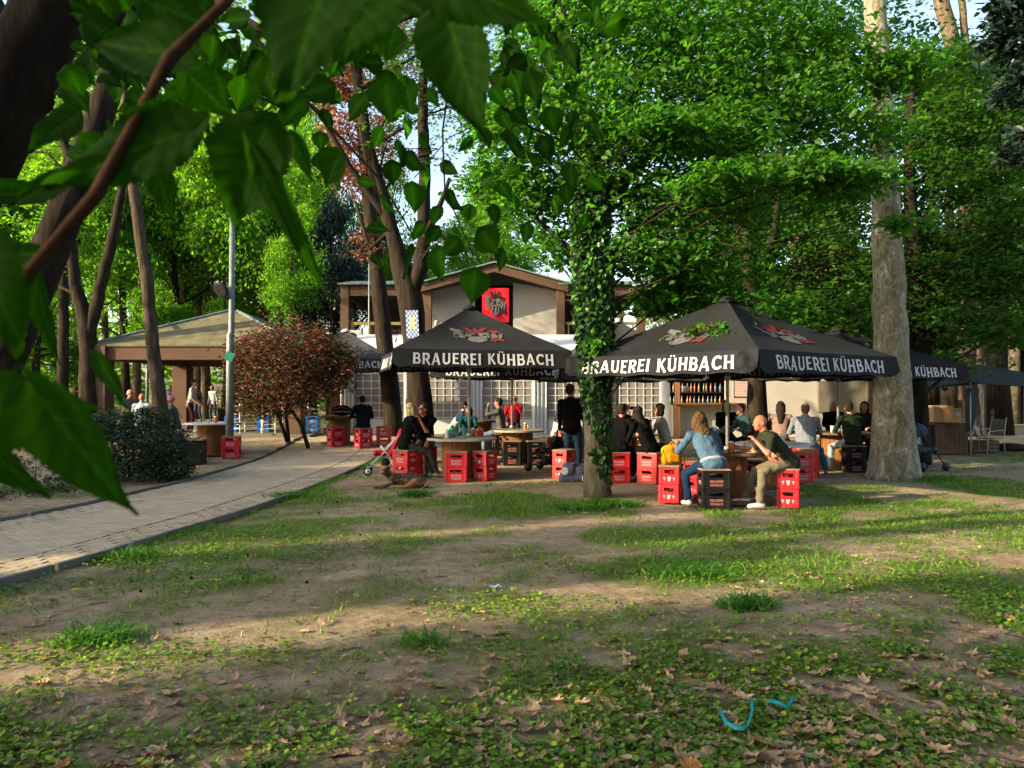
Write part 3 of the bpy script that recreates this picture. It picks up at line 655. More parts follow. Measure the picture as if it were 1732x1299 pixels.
# cream ladder-back chairs
def chair(x, y, z, rz, label):
    o = thing('ladder_chair', label, 'chair', (x, y, z), rz, 'cream ladder-back chairs under the pavilion'); m_ = M_cream
    for sx in (-1, 1):
        MB().tube([(sx*.2, .2, 0), (sx*.19, .19, .45), (sx*.2, .24, .95)], .018, 8).build('leg', m_, o, True); MB().tube([(sx*.21, -.2, 0), (sx*.2, -.19, .46)], .018, 8).build('leg', m_, o, True)
    MB().box((0, 0, .45), (.43, .42, .035), bev=.01).build('seat', M_board, o); mb = MB()
    for k in range(3): mb.tube([(-.2, .21+.01*k, .6+.13*k), (0, .25+.01*k, .615+.13*k), (.2, .21+.01*k, .6+.13*k)], .024, 6, flat=.4)
    mb.build('backrest', m_, o); mb = MB()
    for zz in (.15, .28): mb.tube([(-.2, -.2, zz), (.2, -.2, zz)], .01, 6); mb.tube([(-.2, .2, zz), (.2, .2, zz)], .01, 6); mb.tube([(-.2, -.2, zz), (-.2, .2, zz)], .01, 6); mb.tube([(.2, -.2, zz), (.2, .2, zz)], .01, 6)
    mb.build('stretcher', m_, o); return o
M_cream = mat('cream_paint', (.66, .62, .5), .5, .1, 5, .05, .002)
chair(-8.75, 24.4, .33, R(178), 'cream ladder-back chair left of the lamp post'); chair(-7.72, 24.4, .33, R(200), 'cream ladder-back chair just right of the lamp post, between blue crates'); chair(-7.25, 25.3, .33, R(150), 'cream ladder-back chair behind the right one')
chair(-6.3, 24.6, .33, R(20), 'cream chair under the red-leaved shrub')
o = thing('trestle_table', 'long wooden table under the pavilion behind the blue crates', 'table', (-8.4, 26, .33)); MB().box((0, 0, .76), (3.4, .8, .05), bev=.01).build('tabletop', M_woodd, o)
for x in (-1.4, 1.4): MB().box((x, 0, .37), (.08, .6, .73)).build('leg', M_dmet, o)

# ------------------------------------------------------------------ marquee
z = .25; o = thing('marquee', 'white dining marquee with arched lattice windows behind the parasols', 'tent', (-.15, 25.2, z))
W2 = 5.25; nb_ = 5; bw = 2*W2/nb_; hwall = 2.55
mb = MB(); fr = MB(); gl = MB(); cur = MB()
def arch(mb, xa, xb, ya, z0_, z1_, n=10):   # white wall panel with an arched opening
    wx = xb-xa; m0, m1 = xa+.26, xb-.26; c = (m0+m1)/2; r_ = (m1-m0)/2; zs = z1_-.62
    mb.box(((xa+m0)/2, ya, (z0_+z1_)/2), (m0-xa, .012, z1_-z0_)); mb.box(((xb+m1)/2, ya, (z0_+z1_)/2), (xb-m1, .012, z1_-z0_)); mb.box((c, ya, (z0_+.5)/2), (m1-m0, .012, .5-z0_))
    pts = [(c+r_*math.cos(math.pi*i/n), zs+.5*math.sin(math.pi*i/n)) for i in range(n+1)]
    for i in range(n):
        (ax, az), (bx, bz) = pts[i], pts[i+1]
        mb.add([(ax, ya-.006, az), (bx, ya-.006, bz), (bx, ya-.006, z1_), (ax, ya-.006, z1_), (ax, ya+.006, az), (bx, ya+.006, bz), (bx, ya+.006, z1_), (ax, ya+.006, z1_)], [(0, 1, 2, 3), (7, 6, 5, 4), (0, 4, 5, 1)])
    return m0, m1, zs, c, r_
wins = []
for i in range(nb_):
    xa = -W2+i*bw; m0, m1, zs, c, r_ = arch(mb, xa, xa+bw, 0, 0, hwall); fr = MB()
    gl = MB(); gl.box((c, .02, (.5+zs+.5)/2), (m1-m0, .006, zs))
    for k in range(1, 6): xx = m0+(m1-m0)*k/6; fr.box((xx, -.008, (.5+zs+.1)/2), (.028, .01, zs-.4+.0))
    for k in range(7): fr.box((c, -.0095, .55+k*.24), (m1-m0, .009, .028))
    for s_ in (-1, 0, 1): fr.box((c+s_*.28, -.007, zs+.22), (.026, .01, .5), ry=s_*.85)
    wn = gl.build('window', M_gl, o); fr.build('lattice', M_plas, wn)
    cur = MB(); n = 10
    vs = []
    for j in range(n+1):
        xx = xa-.22+.44*j/n; yy = -.06+.05*math.cos(j*2.2)
        for q in (0, 1): vs.append((xx*(1)+0, yy, .02 if q == 0 else hwall-.05))
    cur.add(vs, [(2*j, 2*j+2, 2*j+3, 2*j+1) for j in range(n)]); cur.build('curtain', M_plas, o, True)
mb.build('wall', M_plas, o)
mb = MB(); D = 4.6; zp = 3.45
mb.add([(-W2-.1, -.12, hwall), (W2+.1, -.12, hwall), (W2+.1, D/2, zp), (-W2-.1, D/2, zp), (W2+.1, D, hwall), (-W2-.1, D, hwall), (-W2-.1, -.12, hwall-.25), (W2+.1, -.12, hwall-.25)], [(0, 1, 2, 3), (3, 2, 4, 5), (6, 7, 1, 0), (0, 3, 5), (1, 4, 2)])
mb.build('roof', M_plas, o)
mb = MB(); mb.box((-W2, D/2, hwall/2), (.02, D, hwall-.02)); mb.box((W2, D/2, hwall/2), (.02, D, hwall-.02)); mb.box((0, D, hwall/2), (2*W2, .02, hwall-.02)); mb.build('side_wall', M_plas, o)
mb = MB()
for i in range(14): mb.box((-4.6+i*.72, 1.6+(i % 3)*.8, .38), (.5, .5, .76)); 
mb.build('furniture_inside', M_conc2, o)
# ------------------------------------------------------------------ main building with gable
o = thing('building', 'two storey brown concrete frame building with a low gable and green metal roofs', 'building', (0, 32, 0)); D0 = 32
def bx(px, d=32): return X(px, d)
zt = 6.1
for px in (584, 722, 948, 1084):
    MB().box((bx(px), 0, zt/2), (.34 if px != 722 else .4, .36, zt), bev=.01).build('pillar', M_conc, o)
for px in (632, 1036): MB().box((bx(px, 36), 4, zt/2-.2), (.32, .32, zt-.4)).build('pillar', M_conc, o)
mb = MB(); a, b, c, d = bx(584), bx(722), bx(948), bx(1084)
for cc_, dd_ in ((((a+b)/2, 0, 5.85), (b-a-.38, .3, .42)), (((c+d)/2, 0, 5.85), (d-c-.36, .3, .42)), ((a, 3, 5.8), (.25, 5.6, .4)), ((d, 3, 5.8), (.25, 5.6, .4))): MB().box(cc_, dd_, bev=.01).build('beam', M_conc, o)
pk = (bx(836), 6.95); el = (b-.3, 6.1); er = (c+.3, 6.1); mb = MB()
for (p, q) in ((el, pk), (pk, er)):
    mb.add([(p[0], -.35, p[1]-.34), (q[0], -.35, q[1]-.34), (q[0], -.35, q[1]), (p[0], -.35, p[1]), (p[0], .3, p[1]-.34), (q[0], .3, q[1]-.34), (q[0], .3, q[1]), (p[0], .3, p[1])], [(0, 1, 2, 3), (7, 6, 5, 4), (0, 4, 5, 1), (3, 2, 6, 7)])
mb.build('gable_fascia', M_conc, o); mb = MB()
for (p, q) in ((el, pk), (pk, er)): mb.add([(p[0], -.5, p[1]+.02), (q[0], -.5, q[1]+.02), (q[0], 8, q[1]+.02), (p[0], 8, p[1]+.02), (p[0], -.5, p[1]+.08), (q[0], -.5, q[1]+.08), (q[0], 8, q[1]+.08), (p[0], 8, p[1]+.08)], [(3, 2, 1, 0), (4, 5, 6, 7), (0, 1, 5, 4)])
for (p, q) in ((a-.25, b+.1), (c-.1, d+.25)): mb.add([(p, -.4, 6.08), (q, -.4, 6.08), (q, 3.2, 6.75), (p, 3.2, 6.75), (q, 7, 6.1), (p, 7, 6.1), (p, -.4, 6.14), (q, -.4, 6.14)], [(6, 7, 2, 3), (3, 2, 4, 5), (0, 1, 7, 6), (0, 6, 3), (1, 2, 7)])
mb.build('roof', M_roofg, o)
mb = MB(); wy = 1.0
mb.add([(b, wy, 0), (bx(803, 33), wy, 0), (bx(803, 33), wy, pk[1]-.6), (b, wy, el[1]-.1)], [(0, 1, 2, 3)]); mb.add([(bx(868, 33), wy, 0), (c, wy, 0), (c, wy, er[1]-.1), (bx(868, 33), wy, pk[1]-.6)], [(0, 1, 2, 3)])
mb.box((bx(835, 33), wy, 1.9), (bx(868, 33)-bx(803, 33), .1, 3.8)); mb.build('wall', M_wall, o)
MB().box((bx(836, 34), 2.2, 4.6), (2.4, .1, 3.6)).build('dark_opening', M_dark, o)  # near-black panel standing in for the shade inside the gable opening
for p_, q_ in ((a, b), (c, d)): MB().box(((p_+q_)/2, 5, 3.1), (q_-p_, .15, 6)).build('back_wall', M_conc2, o)
mb = MB(); mb.box(((a+d)/2, 2.5, 3.55), (d-a, 4.6, .25)); mb.build('balcony_floor', M_conc, o); mb = MB()
for (p, q) in ((a, b), (c, d)):
    mb = MB(); mb.box(((p+q)/2, -.05, 4.5), (q-p-.4, .08, .12)); mb.box(((p+q)/2, -.05, 4.0), (q-p-.4, .06, .08))
    for k in range(5): mb.box((p+(q-p)*(k+.5)/5, -.05, 4.1), (.06, .06, .8))
    mb.build('balcony_rail', M_rail, o)
# banner with eagle crest
o = thing('banner', 'red banner with a dark crest hanging in the gable', 'banner', (bx(838, 31.6), 31.6, 0)); xb_, zb0, zb1 = .55, Z(545, 31.6), Z(487, 31.6); mb = MB(); n = 8; vs = []
for i in range(n+1):
    for j in range(n+1): vs.append((-xb_+2*xb_*j/n, .03*math.sin(j*1.1+i*.5), zb0+(zb1-zb0)*i/n))
mb.add(vs, [(i*(n+1)+j, i*(n+1)+j+1, (i+1)*(n+1)+j+1, (i+1)*(n+1)+j) for i in range(n) for j in range(n)]); mb.build('cloth', mat('banner_red', (.42, .008, .018), .7, .1, 4, .1, .01), o, True)
mb = MB(); emblem(mb, lambda u, v, d: Vector((u, -.05-d, (zb0+zb1)/2+.05+v)), .85, 1.0, (0, 1, 1)); mb.build('crest', [mat('crest_grey', (.1, .1, .1), .8, .3, 9, 0), M_dmet, M_er], o)
# bavarian streamer on the tree, air conditioner
o = thing('streamer', 'small blue and white chequered banner tied to the forked tree', 'banner', (X(696, 17.2), 17.2, 0)); z0_, z1_ = Z(572, 17.2), Z(524, 17.2); wd = .28; mb = MB()
for i in range(12):
    for j in range(7):
        a0 = -wd/2+wd*j/7+.03*i/12; zz = z1_-(z1_-z0_)*i/12; mb.add([(a0, 0, zz), (a0+wd/7, 0, zz), (a0+wd/7+.003, 0, zz-(z1_-z0_)/12), (a0+.003, 0, zz-(z1_-z0_)/12)], [(0, 1, 2, 3)], (i+j) % 2 if not (2 < i < 8 and 1 < j < 5) else 2)
mb.build('cloth', [M_ink, mat('flag_blue', (.05, .13, .38), .7, .1, 5, 0), mat('crest_gold', (.4, .36, .2), .7, .3, 20, 0)], o)
MB().tube([(-.16, 0, z1_), (.16, 0, z1_)], .008, 6).build('rod', M_dmet, o)
o = thing('air_conditioner', 'white air conditioner box beside the upper left pillar', 'appliance', (bx(600, 30), 30, 3.4)); MB().box((0, 0, .35), (.6, .3, .6), bev=.03).build('casing', M_tabw, o); MB().lathe([(.2, 0), (.2, .01)], n=20).build('fan_grille', M_dmet, o)
o.children[-1].rotation_euler = (R(90), 0, 0); o.children[-1].location = (-.08, -.155, .35)
# ------------------------------------------------------------------ kiosk
o = thing('kiosk', 'white walled drinks kiosk with dark serving hatch and wooden post', 'kiosk', (0, 23.2, .25))
k0, k1, k2, k3 = X(1140, 23.2), X(1244, 23.2), X(1296, 23.2), X(1458, 23.2)
mb = MB(); mb.box(((k0+k1)/2+.2, .35, .5), (k1-k0+.7, .12, 1.0)); mb.build('counter_front', M_wall, o)
MB().box(((k0+k1)/2+.1, .1, 1.03), (k1-k0+.3, .75, .05), bev=.01).build('counter', M_wood, o)
MB().box(((k0+k1)/2+.3, 2.2, 1.3), (k1-k0+1.2, .1, 2.6)).build('back_wall', M_dark, o)
mb = MB(); mb.box((k1+.75, .4, 1.3), (1.9, .15, 2.6)); mb.box(((k2+k3)/2+.2, .25, 1.33), (k3-k2+.4, .14, 2.66)); mb.build('wall', M_wall, o)
MB().box(((k2+k3)/2+.9, .1, 1.25), (1.5, .12, .95)).build('shutter', M_slab, o)
MB().box((k0+.08, -.1, 1.3), (.14, .14, 2.6), bev=.01).build('post', mat('post_wood', (.24, .11, .055), .7, .25, 3, .2, .004, stretch=(8, 8, 1)), o)
MB().box((k0-.28, .0, 1.3), (.26, .2, 2.6)).build('post', M_plas, o)
MB().box((k3+.32, .1, 1.3), (.36, .4, 2.6), bev=.01).build('pillar', M_conc2, o)
MB().box(((k0+k3)/2, 1.2, 2.7), (k3-k0+1.4, 3.2, .12)).build('roof', M_conc2, o)
mb = MB(); rnd = random.Random(3)
for k in range(3): mb.box(((k0+k1)/2+.2, 2.0, .95+.42*k), (k1-k0+.2, .24, .03))
mb.build('shelf', M_dark, o)
BC = [mat('bottle_'+n_, tuple(q*.4 for q in c_), .3, .1, 3, 0, spec=.6) for n_, c_ in (('amber', (.3, .12, .03)), ('green', (.03, .14, .05)), ('pale', (.25, .25, .27)), ('red', (.5, .04, .03)), ('yellow', (.3, .2, .03)), ('blue', (.07, .17, .4)))]
bp = MB().lathe([(.036, 0), (.038, .02), (.038, .17), (.03, .2), (.014, .24), (.014, .3), (.01, .305)], n=10); bme = [None]*6
for k in range(33):
    i = rnd.randrange(6)
    if bme[i] is None: bme[i] = bp.mesh('bottle'); bme[i].materials.append(BC[i])
    b_ = link('bottle', bme[i], None, None, (k0+.3+(k % 13)*.135+rnd.uniform(-.03, .03), 25.2, .25+.965+.42*(k//13)), smooth=True)
    tag(b_, f'small {BC[i].name[7:]} bottle on the shelf behind the kiosk counter', 'bottle', BC[i].name[7:]+' bottles on the kiosk shelves')
o = thing('menu_board', 'white and red framed menu board beside the serving hatch', 'sign', (X(1256, 23.2), 23.3, 0)); MB().box((0, 0, 1.95), (.52, .04, 1.0), bev=.005).build('panel', M_tabw, o); mb = MB()
mb.box((0, -.024, 1.48), (.5, .006, .05)); mb.box((.245, -.026, 1.9), (.025, .006, .85)); mb.box((-.245, -.026, 1.9), (.025, .006, .85)); mb.build('frame', M_er, o); mb = MB(); rnd = random.Random(8)
for k in range(13):
    x_ = -.2
    while x_ < .17: l_ = rnd.uniform(.03, .09); mb.box((x_+l_/2, -.0235, 1.55+k*.048), (l_, .005, .018)); x_ += l_+.02
mb.build('price_lines', mat('print_red', (.45, .1, .06), .8, .3, 9, 0), o)
o = thing('neon_sign', 'pink neon letters glowing at the back of the kiosk', 'sign', (X(1229, 24), 24.0, Z(670, 24)))
M_neon, nt, bs = nodes_of('neon_pink'); bs.inputs['Emission Color'].default_value = (1, .05, .7, 1); bs.inputs['Emission Strength'].default_value = .9; bs.inputs['Base Color'].default_value = (.5, .03, .4, 1)
for j, (c, pl_) in enumerate((('P', [(0, 0), (0, .2), (.1, .19), (.12, .14), (.1, .1), (0, .1)]), ('A', [(.16, 0), (.22, .2), (.28, 0), (.25, .08), (.18, .08)]))): MB().tube([(a, 0, b) for a, b in pl_], .011, 6).build('letter', M_neon, o)
o = thing('hatch_lamp', 'white round pendant lamp hanging in the serving hatch', 'lamp', (X(1160, 23.6), 23.6, 0)); MB().ell((0, 0, Z(658, 23.6)), (.12, .12, .1), 16, 10).build('shade', M_tabw, o, True); MB().tube([(0, 0, Z(658, 23.6)), (0, 0, 2.9)], .008, 6).build('cord', M_dmet, o)
o = thing('exit_sign', 'small green exit sign on the dark kiosk pillar', 'sign', (k3+.3, 23.2, Z(668, 23))); MB().box((0, 0, 0), (.16, .02, .16)).build('panel', mat('sign_green', (.05, .3, .12), .5, .1, 9, 0), o); mb = MB(); mb.box((-.02, -.014, -.01), (.03, .005, .09)); mb.box((.03, -.014, .01), (.06, .005, .02)); mb.build('pictogram', M_ink, o)
# lamp post
x_, y_ = X(389, 18.6), 18.6; o = thing('lamp_post', 'tall grey galvanised post with a round black floodlight and a green tag', 'street lamp', (x_, y_, gz(x_, y_)))
MB().tube([(0, 0, 0), (.0, 0, 3), (.03, 0, 3.05), (.04, 0, 6.2)], [.095, .085, .07, .06], 16).build('pole', M_galv, o, True); MB().lathe([(.17, -.1), (.16, .03), (.12, .05)], n=16).build('foot', M_slab, o)
hd = MB(); hd.lathe([(.02, -.09), (.14, -.07), (.19, -.02), (.2, .05), (.19, .055)], n=22); hb = hd.build('floodlight', M_dmet, o, True); hb.location = (-.17, -.12, 4.1-gz(x_, y_)); hb.rotation_euler = (R(118), 0, R(-28)); MB().lathe([(.17, .056), (.16, .06)], n=22).build('glass', M_dmet, hb)
MB().tube([(-.16, -.08, 4.0), (-.1, -.05, 3.85), (0, 0, 3.85)], .025, 8).build('bracket', M_dmet, o); MB().box((.02, -.1, Z(605, 18.6)), (.2, .01, .22), ry=R(25)).build('tag', mat('tag_green', (.01, .14, .09), .5, .1, 5, 0), o)
x_, y_ = X(249, 34), 34; o = thing('lamp_post', 'thin pale post standing behind the pavilion', 'street lamp', (x_, y_, .25)); MB().tube([(0, 0, 0), (0, 0, 4.2)], .07, 10).build('pole', M_galv, o, True); MB().ell((0, 0, 4.3), (.2, .2, .12)).build('lamp_head', M_dmet, o, True)
x_ = X(624, 31); o = thing('flag_mast', 'thin pole beside the upper left balcony', 'pole', (x_, 31, .25)); MB().tube([(0, 0, 0), (0, 0, Z(420, 31))], .035, 8).build('shaft', M_galv, o, True); MB().ell((0, 0, Z(418, 31)), (.06, .06, .06)).build('finial', M_galv, o)
# string of bulbs
o = thing('string_lights', 'cable with small white bulbs strung from the forked tree to the building', 'lights', (X(690, 18), 18, 0)); p = [Vector((0, 0, Z(530, 18))), Vector((X(640, 31.5)-X(690, 18), 13.5, Z(512, 31.5)))]; q = [p[0].lerp(p[1], i/20)-Vector((0, 0, 1.0*math.sin(math.pi*i/20))) for i in range(21)]
MB().tube(q, .008, 5).build('cable', M_dmet, o)
for i in (2, 6, 10, 14, 18): MB().ell(q[i]-Vector((0, 0, .08)), (.05, .05, .07)).build('bulb', M_tabw, o, True)
o = thing('string_lights', 'cable with small bulbs running right from the forked tree', 'lights', (X(720, 18), 18, 0)); p = [Vector((0, 0, Z(515, 18))), Vector((X(830, 31.5)-X(720, 18), 13.5, Z(520, 31.5)))]; q = [p[0].lerp(p[1], i/20)-Vector((0, 0, 1.2*math.sin(math.pi*i/20))) for i in range(21)]
MB().tube(q, .008, 5).build('cable', M_dmet, o)
for i in (2, 6, 10, 14, 18): MB().ell(q[i]-Vector((0, 0, .08)), (.05, .05, .07)).build('bulb', M_tabw, o, True)
# ------------------------------------------------------------------ green gazebo on the right
gx_, gy_ = 12.35, 20.4; o = thing('gazebo', 'grey green folding gazebo canopy on thin legs at the right edge', 'gazebo', (gx_, gy_, gz(gx_, gy_)), R(10)); h = 1.6; ze, za = 1.76, 2.25
M_gz = mat('gazebo_cloth', (.038, .043, .038), .9, .15, 1.5, .5, .03, spec=.03); mb = MB(); n = 10
for k in range(4):
    vs = []
    for i in range(n+1):
        for j in range(n+1):
            t = .01+.99*i/n; u = -1+2*j/n; zz = za+(ze-za)*t-.09*math.sin(math.pi*t)*(1-u*u)-.1*(1-u*u)*t*t; a = k*math.pi/2; x_, y_ = u*h*t, -h*t; vs.append((x_*math.cos(a)-y_*math.sin(a), x_*math.sin(a)+y_*math.cos(a), zz))
    mb.add(vs, [(i*(n+1)+j, (i+1)*(n+1)+j, (i+1)*(n+1)+j+1, i*(n+1)+j+1) for i in range(n) for j in range(n)])
mb.build('canopy', M_gz, o, True)
for sx in (-1, 1):
    for sy in (-1, 1): MB().tube([(sx*h*.97, sy*h*.97, 0), (sx*h*.95, sy*h*.95, ze-.02)], .016, 8).build('leg', M_alu, o, True)
mb = MB()
for k in range(3): mb.tube([(-h*.93+.1*k, -h*.9, 1.6), (-h*.95+.08*k, -h*.9, 1.0), (-h*.97+.05*k, -h*.9, .55)], [.12-.03*k, .07, .03], 8)
mb.build('gathered_side_cloth', mat('gazebo_side', (.03, .045, .05), .8, .2, 6, .3, .02, stretch=(6, 6, 1)), o, True)
# ------------------------------------------------------------------ trees
def cl(px, py, d, rx, rz, n, ry=None): return (X(px, d), d, Z(py, d), rx/FPX*d, (ry or rx)/FPX*d, rz/FPX*d, n)
def tp(px, py, d, r): return (X(px, d), d, Z(py, d), r)
gr = lambda px, d, r: (X(px, d), d, gz(0, d), r)
# hornbeam wrapped in ivy, its crown hanging over the right half
cA = [cl(890, 335, 12.6, 60, 36, 1500), cl(870, 235, 12.2, 60, 50, 1500), cl(900, 110, 12, 75, 60, 1900), cl(960, 30, 12.5, 80, 55, 1900), cl(1010, 170, 11.6, 90, 55, 2600), cl(1010, 285, 12.4, 95, 50, 2600),
      cl(945, 415, 12.6, 55, 26, 900), cl(1090, 40, 12, 95, 55, 2500), cl(1120, 215, 11, 85, 24, 1500), cl(1110, 330, 12.2, 90, 48, 2400), cl(1110, 425, 12.2, 80, 34, 2000), cl(1190, 110, 12, 95, 60, 2700),
      cl(1220, 230, 11.8, 90, 42, 2000), cl(1240, 345, 13, 80, 38, 1500), cl(1200, 440, 12.7, 95, 42, 2200), cl(1300, 50, 12.4, 95, 55, 2400), cl(1330, 160, 12, 95, 50, 2300), cl(1320, 285, 10.8, 95, 20, 1500), cl(1430, 305, 10.6, 75, 16, 1100),
      cl(1400, 100, 12.6, 75, 55, 1700), cl(1430, 215, 12.2, 90, 35, 1700), cl(1540, 375, 10.9, 45, 9, 260), cl(1480, 120, 12.4, 70, 24, 900), cl(1550, 105, 12.2, 60, 20, 700), cl(1170, 500, 13, 70, 22, 900), cl(1290, 510, 12.2, 70, 20, 700), cl(1230, 555, 11.0, 55, 12, 220),
      cl(1000, 600, 11.8, 20, 34, 160), cl(1000, -60, 12.5, 160, 45, 3000), cl(1300, -70, 12.5, 160, 45, 3000)]
grow('ivy_clad_tree', 'slim tree with ivy on its trunk in front of the parasols, bright leaves overhead', 'tree',
     [gr(1010, 12, .245), tp(1009, 800, 12, .19), tp(1008, 650, 12, .185), tp(1003, 480, 12, .17), tp(995, 300, 12.1, .15), tp(975, 140, 12.3, .12), tp(945, 0, 12.5, .09), tp(930, -80, 12.6, .07)], [(c[0], c[1], c[2], c[3]*1.12, c[4]*1.1, c[5]*1.3, int(c[6]*.8)) for c in cA]+[cl(1210, 300, 10.4, 70, 16, 700), cl(1400, 285, 10.3, 70, 14, 600), cl(1130, 210, 10.6, 60, 12, 450), cl(830, 300, 13, 50, 34, 900), cl(840, 200, 13, 40, 40, 700), cl(1120, 510, 12.8, 60, 22, 800)],   .125, L_horn, M_barkg, near=True, per=16, flat=.42, spread=.3, shell=.1, up=.75, droop=.35, seg=20, limbm=M_barkd,
     limbs=[[tp(1005, 470, 12, .09), tp(1080, 380, 12.2, .05), tp(1190, 300, 12.1, .03), tp(1330, 280, 11.2, .012)], [tp(1000, 380, 12, .09), tp(1100, 250, 12, .06), tp(1240, 140, 12, .03)], [tp(995, 300, 12, .07), tp(1090, 130, 12.2, .045), tp(1160, 0, 12.3, .03)], [tp(1003, 450, 12, .06), tp(940, 400, 12.3, .04), tp(870, 330, 12.4, .02)]])
# the ivy itself
def ivy(name, label, axis, rad, z0, z1, n, x0, y0, size=.085, bias=.12):
    rng = np.random.default_rng(5); o = thing(name, label, 'ivy', (x0, y0, 0)); h = z0+(z1-z0)*rng.uniform(0, 1, n)**.75
    ax = np.interp(h, [a[0] for a in axis], [a[1] for a in axis])-x0; th = rng.uniform(0, 6.283, n); keep = (np.sin(th*1.0+1.2+h*.8)+.75+(h-1.5)*.9+.5*np.sin(h*9+th*2)) > 0
    th = th[keep]; h = h[keep]; ax = ax[keep]; n = len(h); r_ = rad+bias*rng.uniform(0, 1, n)**1.3*np.clip((h-1.0)/1.6, .22, 1.25)
    P = np.stack([ax+r_*np.cos(th), r_*np.sin(th), h], 1); ou = np.stack([np.cos(th), np.sin(th), -.9+0*h], 1)
    V, F, k = leafcloud(P, size, True, up=.2, wid=.95, rng=rng, axis=ou*.6+np.array([0, 0, -.5])); t = rng.uniform(.6, 1.2, n); y_ = (rng.uniform(0, 1, n) < .17)*2.1; T = np.stack([t+y_, t+y_*1.25, t*.9], 1)
    link('foliage', npmesh('ivy_foliage', V, F, np.repeat(T, k, 0)), L_ivy, o); mb = MB()
    for s_ in range(5):
        a = s_*1.3+.4; mb.tube([(np.interp(q, [w[0] for w in axis], [w[1] for w in axis])-x0+rad*math.cos(a+.3*math.sin(q*3)), rad*math.sin(a+.3*math.sin(q*3)), q) for q in np.arange(.0, z1, .15)], .012, 5)
    mb.build('stem', M_barkd, o)
ivy('ivy', 'dark ivy climbing the slim tree trunk between the parasols', [(0, X(1010, 12)), (1.7, X(1008, 12)), (3.3, X(1003, 12)), (5, X(995, 12.1))], .17, .12, 4.9, 7000, X(1008, 12), 12)
# plane tree
grow('plane_tree', 'tall plane tree with thick mottled grey trunk right of the parasols', 'tree',
     [gr(1512, 14.4, .56), tp(1511, 795, 14.4, .46), tp(1510, 760, 14.4, .4), tp(1509, 690, 14.4, .345), tp(1508, 600, 14.4, .31), tp(1505, 480, 14.4, .285), tp(1500, 350, 14.4, .25), tp(1494, 200, 14.4, .22), tp(1487, 60, 14.4, .2), tp(1478, -80, 14.4, .17), tp(1470, -250, 14.4, .13)],
     [cl(1470, -230, 14.4, 200, 80, 4000), cl(1380, -330, 14.4, 260, 90, 5000), cl(1620, -300, 14.4, 200, 90, 4000)], .16, L_horn, M_plane, per=30, seg=28, jit=.05)
cB = [cl(1130, 380, 18.5, 80, 60, 1500), cl(1200, 470, 18, 90, 45, 1700), cl(1320, 430, 18, 110, 48, 2200), cl(1230, 300, 18.5, 90, 55, 1600), cl(1350, 350, 18.5, 90, 50, 1700), cl(1430, 440, 17.6, 80, 60, 1900), cl(1390, 520, 17.5, 90, 34, 1500), cl(1450, 560, 17.2, 60, 26, 900),
      cl(1180, 180, 18.5, 120, 70, 2200), cl(1330, 200, 18.5, 120, 70, 2200), cl(1440, 300, 18, 70, 60, 1500), cl(1260, 60, 19, 140, 70, 2400), cl(1420, 90, 19, 120, 70, 2200), cl(1080, 90, 19, 100, 80, 1700), cl(1330, -50, 19, 240, 70, 3500)]
grow('dark_trunk_tree', 'tree with a nearly black trunk rising behind the nearest parasol', 'tree', [gr(1283, 16.4, .26), tp(1280, 650, 16.4, .19), tp(1270, 480, 16.6, .17), tp(1262, 400, 16.8, .14), tp(1250, 330, 17, .1), tp(1230, 200, 17, .07)], [(c[0], c[1], c[2], c[3]*1.1, c[4], c[5]*1.3, int(c[6]*1.4)) for c in cB], .15, L_dark, M_barkd, near=False, per=20, flat=.4, spread=.3, shell=.25,
     limbs=[[tp(1270, 470, 16.6, .1), tp(1310, 400, 16.8, .08), tp(1318, 330, 17, .06), tp(1330, 200, 17.5, .04)], [tp(1266, 440, 16.7, .1), tp(1235, 350, 17, .07), tp(1190, 250, 17.3, .04)]])
cC = [cl(1600, 440, 17.5, 80, 30, 1500), cl(1680, 470, 17, 80, 28, 1400), cl(1630, 380, 17.5, 90, 28, 1500), cl(1600, 290, 17.5, 80, 36, 1500), cl(1680, 310, 17.2, 80, 34, 1500), cl(1610, 200, 17.5, 90, 36, 1600), cl(1690, 180, 17.5, 70, 34, 1100), cl(1590, 120, 17.5, 80, 28, 1000), cl(1560, 500, 17.5, 60, 36, 1100), cl(1640, 540, 17, 90, 26, 1300), cl(1710, 560, 16.5, 60, 24, 900), cl(1560, 570, 18, 50, 24, 700), cl(1540, 400, 18, 40, 60, 900), cl(1760, 420, 17, 90, 90, 2000), cl(1610, 610, 18.5, 60, 12, 350), cl(1650, 250, 17.5, 90, 60, 1500), cl(1620, 500, 17.8, 90, 40, 1200), cl(1720, 400, 17.2, 60, 60, 1200), cl(1670, 100, 18, 60, 40, 700)]
grow('dark_trunk_tree', 'dark trunk tree just right of the plane tree, layered drooping branches', 'tree', [gr(1553, 17.4, .27), tp(1552, 650, 17.4, .2), tp(1548, 480, 17.4, .17), tp(1540, 300, 17.4, .13), tp(1545, 120, 17.4, .08)], [(c[0], c[1], c[2], c[3]*1.1, c[4], c[5]*1.3, int(c[6]*1.3)) for c in cC], .145, L_dark, M_barkd, per=24, flat=.2, spread=.27, shell=.25,
     limbs=[[tp(1549, 470, 17.4, .08), tp(1620, 445, 17.3, .05), tp(1720, 455, 17, .03)], [tp(1545, 380, 17.4, .07), tp(1620, 330, 17.3, .045), tp(1700, 310, 17, .03)]])
